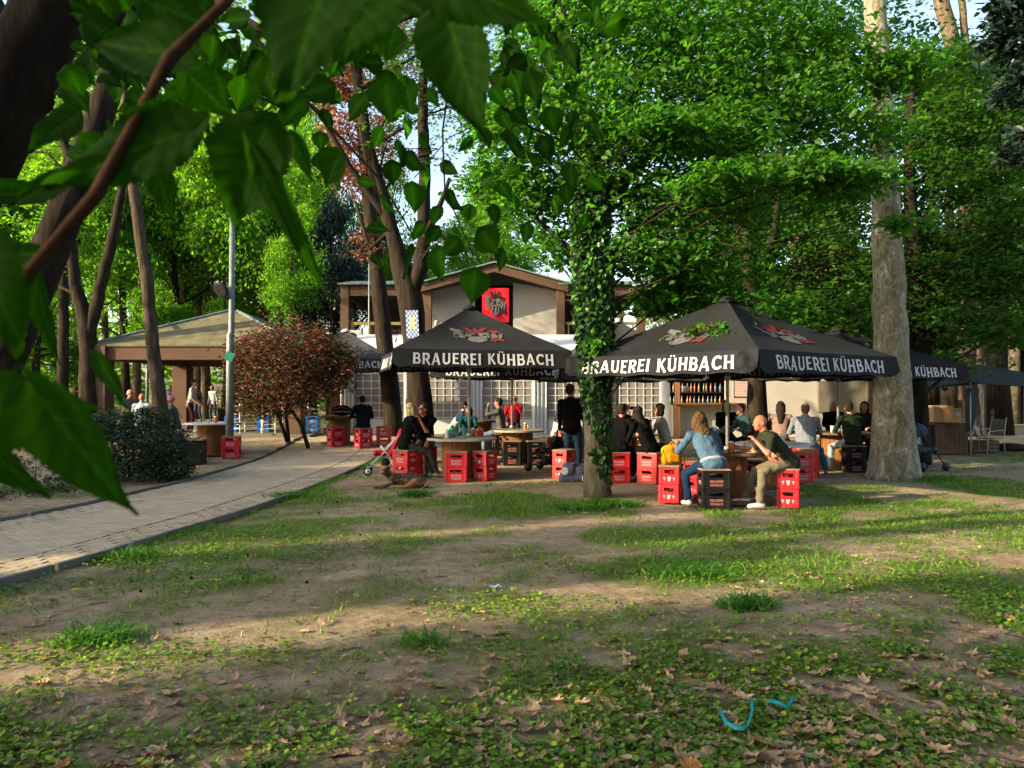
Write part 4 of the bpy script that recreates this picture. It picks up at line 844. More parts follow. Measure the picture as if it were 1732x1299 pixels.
# dark evergreen at the right top corner
grow('evergreen_tree', 'dark evergreen hanging into the top right corner', 'tree', [(6.9, 9, 0, .2), (6.85, 9, 4, .16), (6.8, 9, 7.5, .1)], [cl(1722, 60, 8.6, 42, 50, 800), cl(1730, 150, 8.6, 32, 34, 500), cl(1735, 240, 8.8, 32, 40, 500), cl(1700, 20, 8.6, 34, 28, 420), cl(1800, 0, 8.8, 80, 90, 1500)], .11, L_con, M_barkd, near=True, per=30, spread=.25)
# forked tree behind the left parasol
grow('forked_tree', 'forked bare-limbed tree rising behind the left parasol with a blue and white banner tied on', 'tree', [gr(716, 17.7, .36), tp(713, 740, 17.7, .29), tp(708, 640, 17.7, .27), tp(700, 560, 17.7, .27), tp(692, 505, 17.7, .3), tp(686, 478, 17.7, .26), tp(668, 410, 17.7, .17), tp(645, 330, 17.7, .155), tp(622, 250, 17.7, .14), tp(605, 150, 17.7, .12), tp(590, 40, 17.7, .09)],
     [cl(700, 150, 17.5, 80, 60, 1100), cl(650, 60, 17.5, 90, 60, 1300), cl(780, 60, 17.5, 90, 60, 1500), cl(790, 170, 17.5, 60, 50, 700), cl(560, 40, 17.5, 60, 50, 600), cl(760, 400, 17.5, 40, 30, 260), cl(660, 230, 17.5, 40, 40, 260), cl(740, 250, 17.3, 30, 40, 200), cl(640, -60, 17.5, 120, 60, 900)], .1, L_dark, M_barkd, limbs=[[tp(693, 500, 17.7, .2), tp(712, 450, 17.6, .18), tp(716, 400, 17.6, .16), tp(718, 300, 17.6, .14), tp(714, 180, 17.6, .12), tp(720, 40, 17.6, .08)],
     [tp(655, 370, 17.7, .1), tp(590, 280, 17.4, .07), tp(540, 190, 17.2, .05), tp(490, 150, 17, .03)], [tp(716, 400, 17.6, .08), tp(745, 345, 17.4, .06), tp(760, 300, 17.4, .04)], [tp(660, 390, 17.7, .06), tp(625, 420, 17.8, .05), tp(600, 340, 18, .04)]], seg=18, per=14, spread=.3)
grow('copper_tree', 'tall tree with rusty brown foliage behind the forked tree', 'tree', [gr(668, 24, .3), tp(640, 480, 24, .24), tp(622, 330, 24, .2), tp(608, 180, 24, .15), tp(600, 20, 24, .1)], [cl(575, 110, 24, 36, 50, 1710), cl(560, 160, 24, 30, 40, 1140), cl(630, 130, 24, 36, 46, 1520), cl(585, 220, 24, 42, 40, 1520), cl(640, 215, 24, 34, 36, 950), cl(672, 40, 24, 40, 40, 1140), cl(610, 300, 24, 36, 34, 950), cl(590, 50, 24, 46, 36, 1330), cl(680, 110, 24, 30, 36, 570), cl(650, 280, 24, 34, 30, 570), cl(620, 410, 24, 26, 30, 380), cl(570, 280, 24, 24, 30, 494)], .13, L_brn, M_barkd, per=24, spread=.3)
# left trunks
grow('slim_tree', 'slim leaning tree standing in front of the left pavilion roof', 'tree', [gr(278, 17.4, .19), tp(272, 690, 17.4, .155), tp(262, 620, 17.4, .145), tp(255, 560, 17.4, .14), tp(247, 470, 17.4, .135), tp(233, 380, 17.4, .125), tp(222, 300, 17.4, .12), tp(210, 180, 17.4, .1), tp(195, 50, 17.4, .08)], [cl(180, 60, 17.4, 110, 60, 1500), cl(300, 20, 17.4, 120, 60, 1500), cl(230, -80, 17.4, 220, 60, 3000)], .12, L_lime, M_bark, seg=18, per=26)
grow('slim_tree', 'Y-shaped twin-stemmed tree left of the pavilion', 'tree', [gr(150, 24, .34), tp(150, 600, 24, .27), tp(146, 545, 24, .26), tp(125, 480, 24, .17), tp(118, 400, 24, .15), tp(108, 250, 24, .1), tp(100, 60, 24, .06)], [cl(70, 330, 25, 60, 70, 1400), cl(100, 200, 25, 80, 60, 1800), cl(190, 150, 24, 80, 60, 1800), cl(30, 450, 26, 60, 50, 1000)], .14, L_lime, M_barkd, limbs=[[tp(150, 570, 24, .2), tp(172, 470, 24, .18), tp(190, 400, 24, .16), tp(205, 310, 24, .12), tp(215, 180, 24, .07)]], per=24)
grow('slim_tree', 'straight slim trunk left of the Y-shaped tree', 'tree', [gr(106, 27, .22), tp(107, 500, 27, .16), tp(110, 350, 27, .13), tp(112, 200, 27, .1)], [cl(40, 250, 28, 90, 70, 1800), cl(120, 330, 29, 60, 50, 900)], .15, L_lime, M_barkd, per=24)

# background trees sharing four crown meshes
def proto_crown(i, n, size, rz=1.0): 
    r_ = np.random.default_rng(100+i); cs = []
    for k in range(15):
        q = r_.normal(0, 1, 3); q /= np.linalg.norm(q); q *= r_.uniform(.35, 1); s_ = r_.uniform(.24, .46); cs.append((q[0]*.72, q[1]*.72, q[2]*.8*rz, s_, s_, s_*.62, int(n/15)))
    return crown_mesh('crown', cs, size, False, per=34, spread=.3, flat=.45, shell=.3)
CM_ = {}
def bgcrown(mname, lm, i, size=.05):
    k = (mname, i, size)
    if k not in CM_: me = proto_crown(i, 9000 if size == .1 else 13000, size); me.materials.append(lm); CM_[k] = me
    return CM_[k]
def bgtree(label, px, d, top, bot, wpx, lm, bm, r=.2, lean=0, group='trees beyond the beer garden', idx=None, x=None, name='broadleaf_tree', size=.062, extra=True):
    x_ = X(px, d) if x is None else x; z0 = gz(x_, d); o = thing(name, label, 'tree', (x_, d, z0), 0, group); rnd = random.Random(int(x_*31+d*7))
    zt, zb = (Z(top, d) if x is None else top)-z0, (Z(bot, d) if x is None else bot)-z0; cz = (zt+zb)/2; rz = (zt-zb)/2; rx = wpx/FPX*d if x is None else wpx; mb = MB()
    P = [(0, 0, -.1)]+[(lean*t*zt+rnd.uniform(-.12, .12), rnd.uniform(-.12, .12), t*zt*.9) for t in (.2, .4, .6, .8, 1)]; mb.tube(P, [r*1.35, r, r*.85, r*.65, r*.4, r*.15], 10, jit=.15)
    for k in range(9):
        a = rnd.uniform(0, 6.28); t = rnd.uniform(.3, .8); b = Vector((lean*t*zt, 0, t*zt*.9)); e = Vector((math.cos(a)*rx*.8, math.sin(a)*rx*.8, min(zt*.95, t*zt+rx*rnd.uniform(.1, .6))))
        mb.tube([b, b.lerp(e, .5)+Vector((0, 0, -.1*rx)), e], [r*.4, r*.22, r*.06], 6, cap=False)
    mb.build('trunk', bm, o, True); i = idx if idx is not None else rnd.randrange(3)
    c = link('crown', bgcrown(lm.name, lm, i, size), None, o, (lean*cz, 0, cz)); c.scale = (rx, rx, rz*1.1); c.rotation_euler = (0, 0, rnd.uniform(0, 6.28)); return o
rnd = random.Random(21)
LFT = [(-60, 34, 60, 600, 170), (30, 38, 120, 590, 150), (60, 30, 330, 620, 80), (130, 42, 60, 560, 150), (215, 36, 200, 520, 100), (232, 45, 120, 640, 130), (305, 38, 150, 560, 110), (350, 44, 250, 640, 130), (400, 36, 160, 500, 110), (440, 40, 260, 560, 100), (470, 46, 120, 600, 120), (500, 34, 330, 545, 60), (330, 52, 30, 520, 160), (180, 55, 20, 500, 170), (40, 54, 20, 480, 170), (420, 56, 60, 420, 140), (270, 34, 470, 640, 60), (20, 30, 520, 680, 70), (100, 40, 540, 690, 90), (520, 60, 200, 560, 120), (385, 33, 480, 640, 50)]
for i, (px, d, t_, b_, w_) in enumerate(LFT):
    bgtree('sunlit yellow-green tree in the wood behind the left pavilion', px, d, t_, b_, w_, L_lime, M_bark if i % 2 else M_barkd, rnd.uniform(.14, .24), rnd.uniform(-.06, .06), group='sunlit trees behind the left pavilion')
for px in (231, 306, 349, 330): bgtree('grey bare trunk seen through the pavilion', px, 40, 200, 470, 70, L_lime, M_barkw, .2, .01, group='trunks seen through the pavilion')
for px, d, t_, b_, w_ in ((650, 50, 250, 520, 70), (830, 46, 250, 480, 60), (700, 60, 400, 560, 90), (790, 52, 335, 500, 70), (850, 62, 300, 480, 100), (740, 70, 420, 600, 120)): bgtree('pale yellow-green tree rising behind the building roof', px, d, t_, b_, w_, L_lime, M_bark, .2, group='pale trees behind the roof')
for px, d, t_, b_, w_ in ((560, 38, 270, 560, 60), (600, 37, 330, 600, 62), (530, 39, 380, 620, 46), (590, 40, 440, 660, 50)): bgtree('dark blue-green conifer left of the building', px, d, t_, b_, w_, L_con, M_barkd, .2, group='dark conifers left of the building', name='conifer_tree')
M_pale = leafmat('needle_pale', (.13, .19, .09), .3, (.22, .3, .12))
for px, d, t_, b_, w_ in ((1130, 44, 440, 640, 60), (1190, 46, 470, 640, 60), (1240, 48, 430, 620, 70), (1160, 52, 400, 560, 80)): bgtree('pale feathery conifer right of the building', px, d, t_, b_, w_, M_pale, M_bark, .2, group='pale conifers right of the building', name='conifer_tree')
M_rusty = leafmat('leaf_rust', (.3, .12, .09), .4, (.5, .2, .14))
bgtree('reddish tree glimpsed between branches above the nearest parasol', 1385, 42, 360, 560, 70, M_rusty, M_bark, .18, name='copper_tree', group=None)
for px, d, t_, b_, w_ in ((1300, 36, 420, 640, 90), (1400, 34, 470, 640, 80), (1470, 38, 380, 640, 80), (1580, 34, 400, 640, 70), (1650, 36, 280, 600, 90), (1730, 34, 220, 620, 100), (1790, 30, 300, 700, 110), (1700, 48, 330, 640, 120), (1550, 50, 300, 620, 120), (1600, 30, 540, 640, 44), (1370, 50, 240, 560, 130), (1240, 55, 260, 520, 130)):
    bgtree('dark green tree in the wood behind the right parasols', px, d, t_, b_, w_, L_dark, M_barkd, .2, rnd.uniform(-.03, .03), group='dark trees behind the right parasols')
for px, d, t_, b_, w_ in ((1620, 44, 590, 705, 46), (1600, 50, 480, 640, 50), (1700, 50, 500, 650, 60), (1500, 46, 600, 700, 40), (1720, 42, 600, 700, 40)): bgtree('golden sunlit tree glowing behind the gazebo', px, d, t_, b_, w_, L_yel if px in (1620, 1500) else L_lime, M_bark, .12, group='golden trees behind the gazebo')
for px, d, r_, m_ in ((1632, 27, .2, M_bark), (1645, 24, .2, M_bark), (1692, 25, .3, M_barkd), (1712, 34, .24, M_barkg), (1580, 28, .2, M_barkd), (1610, 30, .22, M_barkd)): bgtree(f'{"sunlit pale" if m_ is M_barkg else "dark"} trunk standing behind the gazebo', px, d, 60, 330, 90, L_dark, m_, r_, -.01, group=('sunlit pale' if m_ is M_barkw else 'dark')+' trunks behind the gazebo')
for px0, px1, r_, lab in ((1628, 1596, .35, 'thick golden sunlit bare trunk at the top right'), (1640, 1632, .16, 'thin sunlit bare trunk at the top right')):
    grow('tall_tree', lab, 'tree', [gr(px0+20, 30, r_*1.2), tp(px0+10, 300, 30, r_), tp(px0, 120, 30, r_*.9), tp(px1, 0, 30, r_*.8), tp(px1-20, -120, 30, r_*.6)], [cl(px1-20, -160, 30, 120, 60, 900)], .2, L_lime, M_barkw, per=20)
# unseen trees left and behind, added and spaced to cast streaky shade
for c_, t_, zt_, zb_, w_ in ((-2.0, 14, 9, 1.5, 1.9), (-6.5, 15, 9, 1.4, .95), (-10.6, 16, 10, 1.6, 1.7), (-12.3, 17.6, 10, 1.8, 1.15), (-16.1, 18, 10, 1.8, 1.2), (-13.2, 11.5, 5.6, 2.3, 1.0), (-15, 25, 12, 4, 1.8), (-9.4, 26, 12.5, 5, 1.1), (-4.3, 20, 11, 4.5, .95), (-7.6, 28, 13, 6, .9), (-11.9, 24, 12, 5, 1.0), (-14.1, 17, 10, 1.8, 1.6), (-18.0, 19, 10, 2.2, 1.8), (-22.3, 21, 10, 2.5, 2.2), (2.6, 13, 9, 1.5, 2.4), (7, 12, 9, 1.5, 2.6), (-1, 24, 12, 3, 3), (4, 22, 12, 3, 3), (-12, 28, 13, 5, 2.0), (-20, 31, 13, 5, 2.4)):
    bgtree('broad tree at the left edge of the lawn', 0, -.92*c_-.39*t_, zt_, zb_, w_, L_dark, M_bark, .25, x=.39*c_-.92*t_, group='trees along the left of the lawn', size=.1)
for x_, y_ in ((-3.5, -6), (3, -7), (9, -4), (14, 0)): bgtree('broad tree at the left edge of the lawn', 0, y_, 9, 3, 3.0, L_dark, M_bark, .25, x=x_, group='trees along the left of the lawn', size=.1)
# far wood
rng = np.random.default_rng(77); n = 52000; a = rng.uniform(R(20), R(160), n); rr_ = rng.uniform(62, 95, n); hmax = 8+6*fbm(np.cos(a)*60, np.sin(a)*60, 31, 3, .12); hh = hmax*rng.uniform(0, 1, n)**.8
hh[(np.abs(a-R(90)) < R(13))] *= .55; hh[np.abs(a-R(99.5)) < R(4)] *= .6
P = np.stack([rr_*np.cos(a), rr_*np.sin(a), hh], 1); V, F, k = leafcloud(P, .75, False, rng=rng); t = rng.uniform(.5, 1.2, n)*(.6+.8*fbm(P[:, 0], P[:, 2]*2, 33, 3, .5)); T = np.stack([t*np.where(P[:, 0] < 0, 1.1, .8), t, t*.7], 1)
tag(link('far_woods', npmesh('far_woods', V, F, np.repeat(T, k, 0)), L_lime), 'leafy wood far behind the beer garden', 'woods', kind='stuff')

# ------------------------------------------------------------------ bushes
def bush(name, label, x, y, clumps, size, lm, stems, n_up=.6, **kw):
    z0 = gz(x, y); o = thing(name, label, 'bush', (x, y, z0)); mb = MB()
    for s_ in stems: mb.tube([Vector((p[0]-x, p[1]-y, p[2]-z0)) for p in s_], [p[3] for p in s_], 8, jit=.15)
    mb.build('stem', M_barkd, o, True); c = [(c_[0]-x, c_[1]-y, c_[2]-z0, *c_[3:]) for c_ in clumps]; link('foliage', crown_mesh(name+'_foliage', c, size, True, up=n_up, **kw), lm, o); return o
x_, y_ = X(222, 14), 14.6
bush('dark_bush', 'large dark evergreen bush beside the path in front of the pavilion', x_, y_, [cl(220, 755, 14.4, 90, 46, 6000), cl(170, 745, 14.2, 55, 44, 3500), cl(270, 760, 14.2, 48, 42, 3000), cl(210, 720, 14.6, 66, 28, 3000), cl(150, 785, 14, 34, 24, 1600), cl(290, 790, 14, 34, 22, 1500), cl(130, 720, 14.8, 24, 24, 900), cl(215, 790, 13.9, 90, 20, 2600), cl(255, 705, 14.6, 40, 18, 1200)], .055, L_bush, [[(x_+.3*k, y_, 0, .03), (x_+.5*k, y_, .9, .015)] for k in (-1, 0, 1)], per=40, spread=.22, shell=.6, wid=.5)
x_, y_ = X(515, 20.2), 20.2; T0 = lambda px, py, r: (X(px, 20.2), 20.2, Z(py, 20.2), r)
bush('red_leaved_shrub', 'many-stemmed shrub with maroon and red leaves right of the lamp post', x_, y_, [cl(470, 600, 20.2, 60, 34, 1933), cl(430, 620, 20.1, 38, 34, 1189), cl(520, 610, 20.2, 52, 34, 1785), cl(500, 570, 20.4, 55, 24, 1264), cl(450, 575, 20.4, 36, 19.9, 1000), cl(555, 620, 20.1, 34, 26, 966), cl(425, 670, 20.1, 34, 26, 966), cl(470, 665, 20.1, 50, 28, 1413), cl(520, 660, 19.9, 40, 19.9, 1300), cl(545, 575, 20.4, 18, 19.9, 420), cl(560, 650, 20.2, 28, 14, 372), cl(495, 640, 19.8, 45, 26, 1116), cl(450, 690, 20.1, 34, 12, 372), cl(575, 635, 19.9, 18, 16, 297), cl(570, 600, 19.9, 24, 24, 669), cl(585, 618, 19.8, 16, 18, 372), cl(545, 590, 19.9, 30, 26, 817), cl(410, 600, 20.2, 19.9, 30, 800), cl(405, 650, 20.2, 18, 26, 445)], .12, L_red,
     [[T0(522, 758, .06), T0(508, 715, .05), T0(490, 690, .045), T0(478, 650, .03)], [T0(487, 748, .06), T0(475, 715, .05), T0(470, 690, .04), T0(450, 650, .03)], [T0(489, 748, .05), T0(484, 700, .045), T0(490, 650, .03), T0(520, 600, .02)], [T0(490, 690, .04), T0(530, 655, .03), T0(555, 620, .02)]], per=8, spread=.4, shell=.4, wid=.32, flat=.8)
fo = [c for c in bpy.data.objects['red_leaved_shrub'].children if c.name.startswith('foliage')][0].data; ca = fo.color_attributes['tint']; a_ = np.empty(len(fo.vertices)*4, np.float32); ca.data.foreach_get('color', a_); a_ = a_.reshape(-1, 6, 4); r_ = RNG.uniform(0, 1, len(a_)); g = r_ < .5; a_[g, :, :3] *= np.array([.45, 1.7, .7]); h_ = r_ > .9; a_[h_, :, :3] *= np.array([2.2, 1.6, 1.5]); ca.data.foreach_set('color', a_.ravel())
bush('weed_clump', 'low straggly weeds at the left end of the dark bush', X(70, 12.5), 12.5, [cl(60, 800, 12.5, 60, 22, 500), cl(20, 830, 11.8, 50, 14, 500), cl(110, 815, 12, 40, 12, 400), cl(60, 770, 13, 30, 16, 200)], .07, L_bush, [[(X(60, 12.5), 12.5, 0, .01), (X(62, 12.5), 12.5, .5, .005)]], per=18, spread=.3, wid=.3)
# ------------------------------------------------------------------ people
_ct = bpy.data.textures.new('folds', 'CLOUDS'); _ct.noise_scale = .09; _ct.noise_depth = 2
_ch = bpy.data.textures.new('locks', 'CLOUDS'); _ch.noise_scale = .03; _ch.noise_depth = 2
PEND = []
def blob(mb, name, m_, parent, vox, disp=0, tex=None, floor=None, smooth=3):
    o = mb.build(name, m_, parent, True); r = o.modifiers.new('r', 'REMESH'); r.mode = 'VOXEL'; r.voxel_size = vox; r.use_smooth_shade = True
    s_ = o.modifiers.new('s', 'SMOOTH'); s_.iterations = smooth; s_.factor = .5
    if disp: d = o.modifiers.new('d', 'DISPLACE'); d.texture = tex or _ct; d.strength = disp; d.mid_level = .5
    PEND.append((o, floor)); return o
def ik(a, t, l1, l2, pole):
    d = t-a; D = min(d.length, (l1+l2)*.995); u = d.normalized(); t = a+u*D; c = (l1*l1+D*D-l2*l2)/(2*D*l1); c = max(-1, min(1, c))
    pv = pole-u*pole.dot(u); pv = pv.normalized() if pv.length > 1e-5 else u.orthogonal(); return a+u*l1*c+pv*l1*math.sqrt(max(0, 1-c*c)), t
SK = {'p': (.3, .145, .1), 'r': (.32, .115, .075), 't': (.32, .17, .11), 'd': (.1, .055, .035)}
def cloth(c):
    c = tuple(v*.62 for v in c); return mat('cloth_'+'_'.join(f'{int(v*1000):03d}' for v in c), c, .85, .14, 7, .25, .01, fine=26, spec=.04)
def hairm(c): return mat('hair_'+'_'.join(f'{int(v*100):02d}' for v in c), c, .85, .4, 30, .6, .006, stretch=(1, 1, .25), spec=.08)
def person(label, x, y, hd, seat=.546, lean=12, side=0, hands=None, feet=None, yaw=0, pitch=0, shirt=(.02, .02, .02), sleeve='long', pants=(.03, .03, .035), shoe=(.5, .5, .5), hair=None, style='short', skin='p', sc=1.0, z=None, near=False, glasses=False, vest=None, hem=None, cap=None, bulk=1.0, stk=None, bag=None):
    z = gz(x, y) if z is None else z
    if stk and seat: stack(stk, x, y, hd-90, 'under '+label.split(',')[0][:46].rsplit(' ', 1)[0], z=z)
    o = thing('person', label, 'person', (x, y, z), R(hd-90)); V = Vector; vox = .0095 if near else .0135; up = V((0, 0, 1)); rt = V((1, 0, 0)); k = sc
    H = V((0, 0, (seat+.085) if seat else .93*k)); s_ = V((math.sin(R(side)), math.sin(R(lean))*math.cos(R(side)), math.cos(R(lean))*math.cos(R(side)))).normalized()
    rs = (rt-s_*rt.dot(s_)).normalized(); fs = rs.cross(s_)*-1 if rs.cross(s_).y < 0 else rs.cross(s_)
    NB = H+s_*.51*k; nd = (s_+up*1.1+V((0, .18, 0))).normalized(); HC = NB+nd*.17*k; SH = [NB-s_*.05*k-rs*.175*k*bulk, NB-s_*.05*k+rs*.175*k*bulk]
    HJ = [H+V((-.09, .02, -.01))*k, H+V((.09, .02, -.01))*k]
    if feet is None: feet = [V((-.11, .46, 0)), V((.13, .4, 0))] if seat else [V((-.1, -.04, 0)), V((.11, .1, 0))]
    if hands is None: hands = [V((-.16, .42, .82)), V((.14, .44, .82))] if seat else [V((-.26, .06, .82)), V((.27, .1, .84))]
    inv = Matrix.Translation((x, y, z)) @ Matrix.Rotation(R(hd-90), 4, 'Z'); inv.invert()
    def loc(v): return inv @ V(v[1:]) if isinstance(v, tuple) and v[0] == 'w' else V(v)
    hands = [loc(v) for v in hands]; feet = [loc(v) for v in feet]
    body = MB(); tr = MB(); to = MB(); e = .013
    # torso
    def torso(m, ex, low=0.0):
        m.capsule(H-s_*low, H+s_*.12*k, (.108*k+ex)*bulk, (.1*k+ex)*bulk, 16, rs, 1.38); m.capsule(H+s_*.12*k, H+s_*.4*k, (.098*k+ex)*bulk, (.1*k+ex)*bulk, 16, rs, 1.5)
        m.capsule(SH[0], SH[1], .056*k+ex, .056*k+ex, 12); m.capsule(NB-s_*.1*k, NB+s_*.0, .09*k+ex, .058*k+ex, 12, rs, 1.3)
        if bulk > 1.08: m.ell(H+s_*.14*k+V((0, .05, 0)), (.16*bulk, .14*bulk, .15), 14, 10)
    torso(body, 0); torso(to, e, .03); body.capsule(NB-s_*.03, HC-nd*.06*k, .06*k, .056*k, 12)
    if bag is not None: pass
    # head
    M = (Matrix.Rotation(R(-yaw), 3, 'Z') @ Matrix.Rotation(R(-pitch), 3, 'X')); T = lambda a, b, c: HC+M @ (V((a, b, c))*k)
    def he(m, c, r, n=16): m.ell(T(*c), [q*k for q in r], n, n, rot=M)
    he(body, (0, -.012, .02), (.075, .094, .094)); he(body, (0, .012, -.045), (.058, .072, .07)); body.capsule(T(0, .055, -.09), T(0, .06, -.088), .024*k, .022*k)
    body.capsule(T(0, .084, .0), T(0, .105, -.03), .009*k, .014*k, 8); body.capsule(T(-.035, .074, .02), T(.035, .074, .02), .013*k, .013*k, 8); body.capsule(T(-.02, .078, -.062), T(.02, .078, -.062), .01*k, .01*k, 8)
    for q in (-1, 1): body.ell(T(q*.077, -.01, -.01), (.012*k, .02*k, .03*k), 8, 8, rot=M); body.capsule(T(q*.04, .058, -.025), T(q*.03, .06, -.03), .02*k, .02*k, 8)
    # arms, hands
    for i in (0, 1):
        q = -1 if i == 0 else 1; el, wr = ik(SH[i], hands[i], .285*k, .25*k, V((q*.7, -.35, -.9)) if seat else V((q*.3, -.8, -.2)))
        body.capsule(SH[i], el, .046*k, .037*k); body.capsule(el, wr, .037*k, .025*k)
        fd = (wr-el).normalized(); up2 = (up-fd*up.dot(fd)); up2 = up2.normalized() if up2.length > .1 else V((0, 1, 0)); sd = fd.cross(up2); pc = wr+fd*.085*k
        body.capsule(wr+fd*.01, pc, .022*k, .02*k, 10, sd, 1.7)
        for j, (o_, ln) in enumerate(((-.03, .068), (-.01, .078), (.01, .074), (.03, .058))):
            b0 = pc+sd*o_*k*q; b1 = b0+(fd*.75-up2*.3)*ln*.55*k; b2 = b1+(fd*.35-up2*.9)*ln*.5*k; body.capsule(b0, b1, .0095*k, .009*k, 8); body.capsule(b1, b2, .009*k, .0078*k, 8)
        t0 = wr+fd*.03*k-sd*.03*k*q; body.capsule(t0, t0+(fd*.8-sd*q*.7-up2*.3).normalized()*.055*k, .0115*k, .0095*k, 8)
        if sleeve == 'long': to.capsule(SH[i], el, .056*k*bulk**.5, .047*k); to.capsule(el, wr-fd*.01, .047*k, .035*k)
        elif sleeve == 'short': to.capsule(SH[i], SH[i].lerp(el, .72), .058*k*bulk**.5, .055*k)
        # legs
        hj = HJ[i]; ft = feet[i]; an = ft+V((0, -.02, .085)); kn, an = ik(hj, an, .43*k, .42*k, V((q*.12, 1, .7)) if seat else V((0, 1, 0)))
        body.capsule(hj, kn, .072*k, .05*k); body.capsule(kn, an, .046*k, .033*k); body.capsule(kn.lerp(an, .1), kn.lerp(an, .5), .05*k, .044*k); body.capsule(an-V((0, 0, .03)), an+V((0, .12, -.05)), .034*k, .026*k)
        tr.capsule(hj, kn, .088*k*bulk**.4, .066*k); tr.capsule(kn, an+V((0, 0, .02)), .064*k, .052*k)
        dx = V((q*.12, 1, 0)).normalized(); sh = MB(); sh.capsule(an+V((0, 0, -.04))-dx*.03, an+dx*.15-V((0, 0, .052)), .042*k, .034*k, 12, rt, 1.05); sh.capsule(an, an+V((0, 0, -.03)), .044*k, .046*k)
        blob(sh, 'shoe', cloth(shoe), o, .009 if near else .012, floor=0.004)
    tr.capsule(H-V((.05, 0, .01)), H+V((.05, 0, -.01)), .112*k*bulk, .112*k*bulk, 14, V((0, 0, 1)), 1.05)
    skm = mat('skin_'+skin, SK[skin], .5, .08, 9, .1, .003, spec=.35)
    blob(body, 'body', skm, o, vox); sh_ = blob(to, 'shirt', cloth(shirt), o, vox, .032)
    blob(tr, 'trousers', cloth(pants), o, vox, .028)
    if hem: m = MB(); m.ell(H+s_*.015, (.182*bulk, .132*bulk, .05), 20, 10, rot=Matrix.Rotation(-R(lean), 3, 'X')); blob(m, 'shirt_hem', cloth(hem), o, vox, .012)
    if vest: m = MB(); m.capsule(H+s_*.0, H+s_*.12*k, .128*k, .12*k, 16, rs, 1.38); m.capsule(H+s_*.12*k, H+s_*.36*k, .118*k, .11*k, 16, rs, 1.45); blob(m, 'vest', cloth(vest), o, vox, .015)
    for q in (-1, 1):
        ey = MB(); ey.ell(T(q*.031, .077, .004), (.013*k, .008*k, .008*k), 8, 6, rot=M); ey.ell(T(q*.031, .083, .004), (.0065*k, .005*k, .0065*k), 8, 6, mi=1, rot=M); ey.build('eye', [M_ink, M_dark], o, True)
    if glasses:
        g = MB()
        for q in (-1, 1): g.ell(T(q*.034, .094, .004), (.028*k, .005*k, .02*k), 10, 6, rot=M); g.tube([T(q*.06, .09, .008), T(q*.078, -.01, .008)], .003, 5)
        g.tube([T(-.01, .098, .008), T(.01, .098, .008)], .003, 5); g.build('glasses', M_dmet, o)
    if hair:
        m = MB()
        if style != 'thin': he(m, (0, -.026, .042), (.084, .094, .088)); he(m, (0, -.05, .0), (.078, .06, .085))
        else: he(m, (0, -.06, -.01), (.077, .05, .05))
        if style in ('bob', 'long', 'curly'):
            for q in (-1, 1): m.capsule(T(q*.068, -.01, .03), T(q*.074, -.01, -.1), .03*k, .03*k)
            he(m, (0, -.06, -.05), (.088, .055, .1))
        if style == 'long': m.capsule(T(0, -.07, -.05), NB-s_*.16*k-fs*.1, .075*k, .04*k, 12, rs, 1.35)
        if style == 'curly':
            he(m, (0, -.05, -.03), (.118, .09, .12)); m.capsule(T(0, -.08, -.08), NB-s_*.1*k-fs*.08, .09*k, .06*k, 12, rs, 1.35)
        blob(m, 'hair', hairm(hair), o, vox, .045 if style == 'curly' else .022 if style != 'thin' else .006, _ch, smooth=1)
    if cap: m = MB(); he(m, (0, -.015, .07), (.088, .105, .06)); m.capsule(T(-.03, .09, .055), T(.03, .09, .055), .03*k, .03*k, 10, V((0, 0, 1)), .3); blob(m, 'cap', cloth(cap), o, vox)
    return o
W = lambda *a: ('w', *a)
BK = (.006, .006, .007); JN = (.03, .07, .15); JL = (.15, .22, .28)
person('blonde woman in black top sitting on red crates above the dog', -2.0, 14.45, 22, lean=10, hands=[(-.05, .42, .8), (.12, .44, .8)], yaw=-8, pitch=-6, shirt=BK, pants=(.085, .075, .06), shoe=(.42, .44, .48), hair=(.45, .34, .17), style='bob', near=True, bulk=1.1, feet=[(-.08, .55, 0), (.1, .6, 0)])
person('dark-haired man in black tee and glasses talking to the blonde woman', -1.72, 15.35, 262, lean=18, yaw=42, pitch=-8, hands=[(.02, .3, 1.05), (-.1, .4, .82)], sleeve='short', shirt=BK, pants=(.2, .12, .09), shoe=(.25, .2, .16), hair=(.03, .02, .015), near=True, glasses=True, skin='r', bulk=1.08)
person('person in black hooded jacket with back turned at the backpack table', -3.98, 20.6, 112, lean=16, shirt=(.008, .008, .01), pants=BK, hair=(.02, .015, .012), pitch=-14, bulk=1.15)
person('person in pale top with dark sleeves and blue jeans leaning right', -1.5, 19.2, 12, lean=32, shirt=(.03, .04, .09), vest=(.5, .48, .46), pants=JN, hair=(.03, .02, .02), skin='t', hands=[(-.1, .5, .95), (.1, .5, .95)])
person('child in teal sweater sitting behind the green lantern', -.98, 17.3, 268, lean=5, sc=.86, shirt=(.008, .06, .08), pants=(.05, .05, .08), hair=(.02, .015, .012), skin='d', style='curly')
person('man in grey sweater and jeans raising his hand, facing left', -.25, 19.2, 168, lean=8, yaw=10, hands=[(-.05, .34, 1.22), (.12, .4, .85)], shirt=(.1, .105, .1), pants=JL, hair=(.02, .016, .014), skin='r')
person('bald man in red jacket and sunglasses facing the camera', .05, 20.5, 268, lean=4, shirt=(.35, .008, .015), pants=(.03, .03, .04), skin='r', glasses=True, hands=[(-.05, .26, 1.2), (.18, .3, .7)], vest=(.12, .02, .03))
person('man in white shirt and sunglasses left of the standing man in black', 1.05, 18.3, 15, lean=14, shirt=(.45, .46, .5), sleeve='short', pants=(.2, .22, .28), hair=(.14, .08, .05), glasses=True, skin='r')
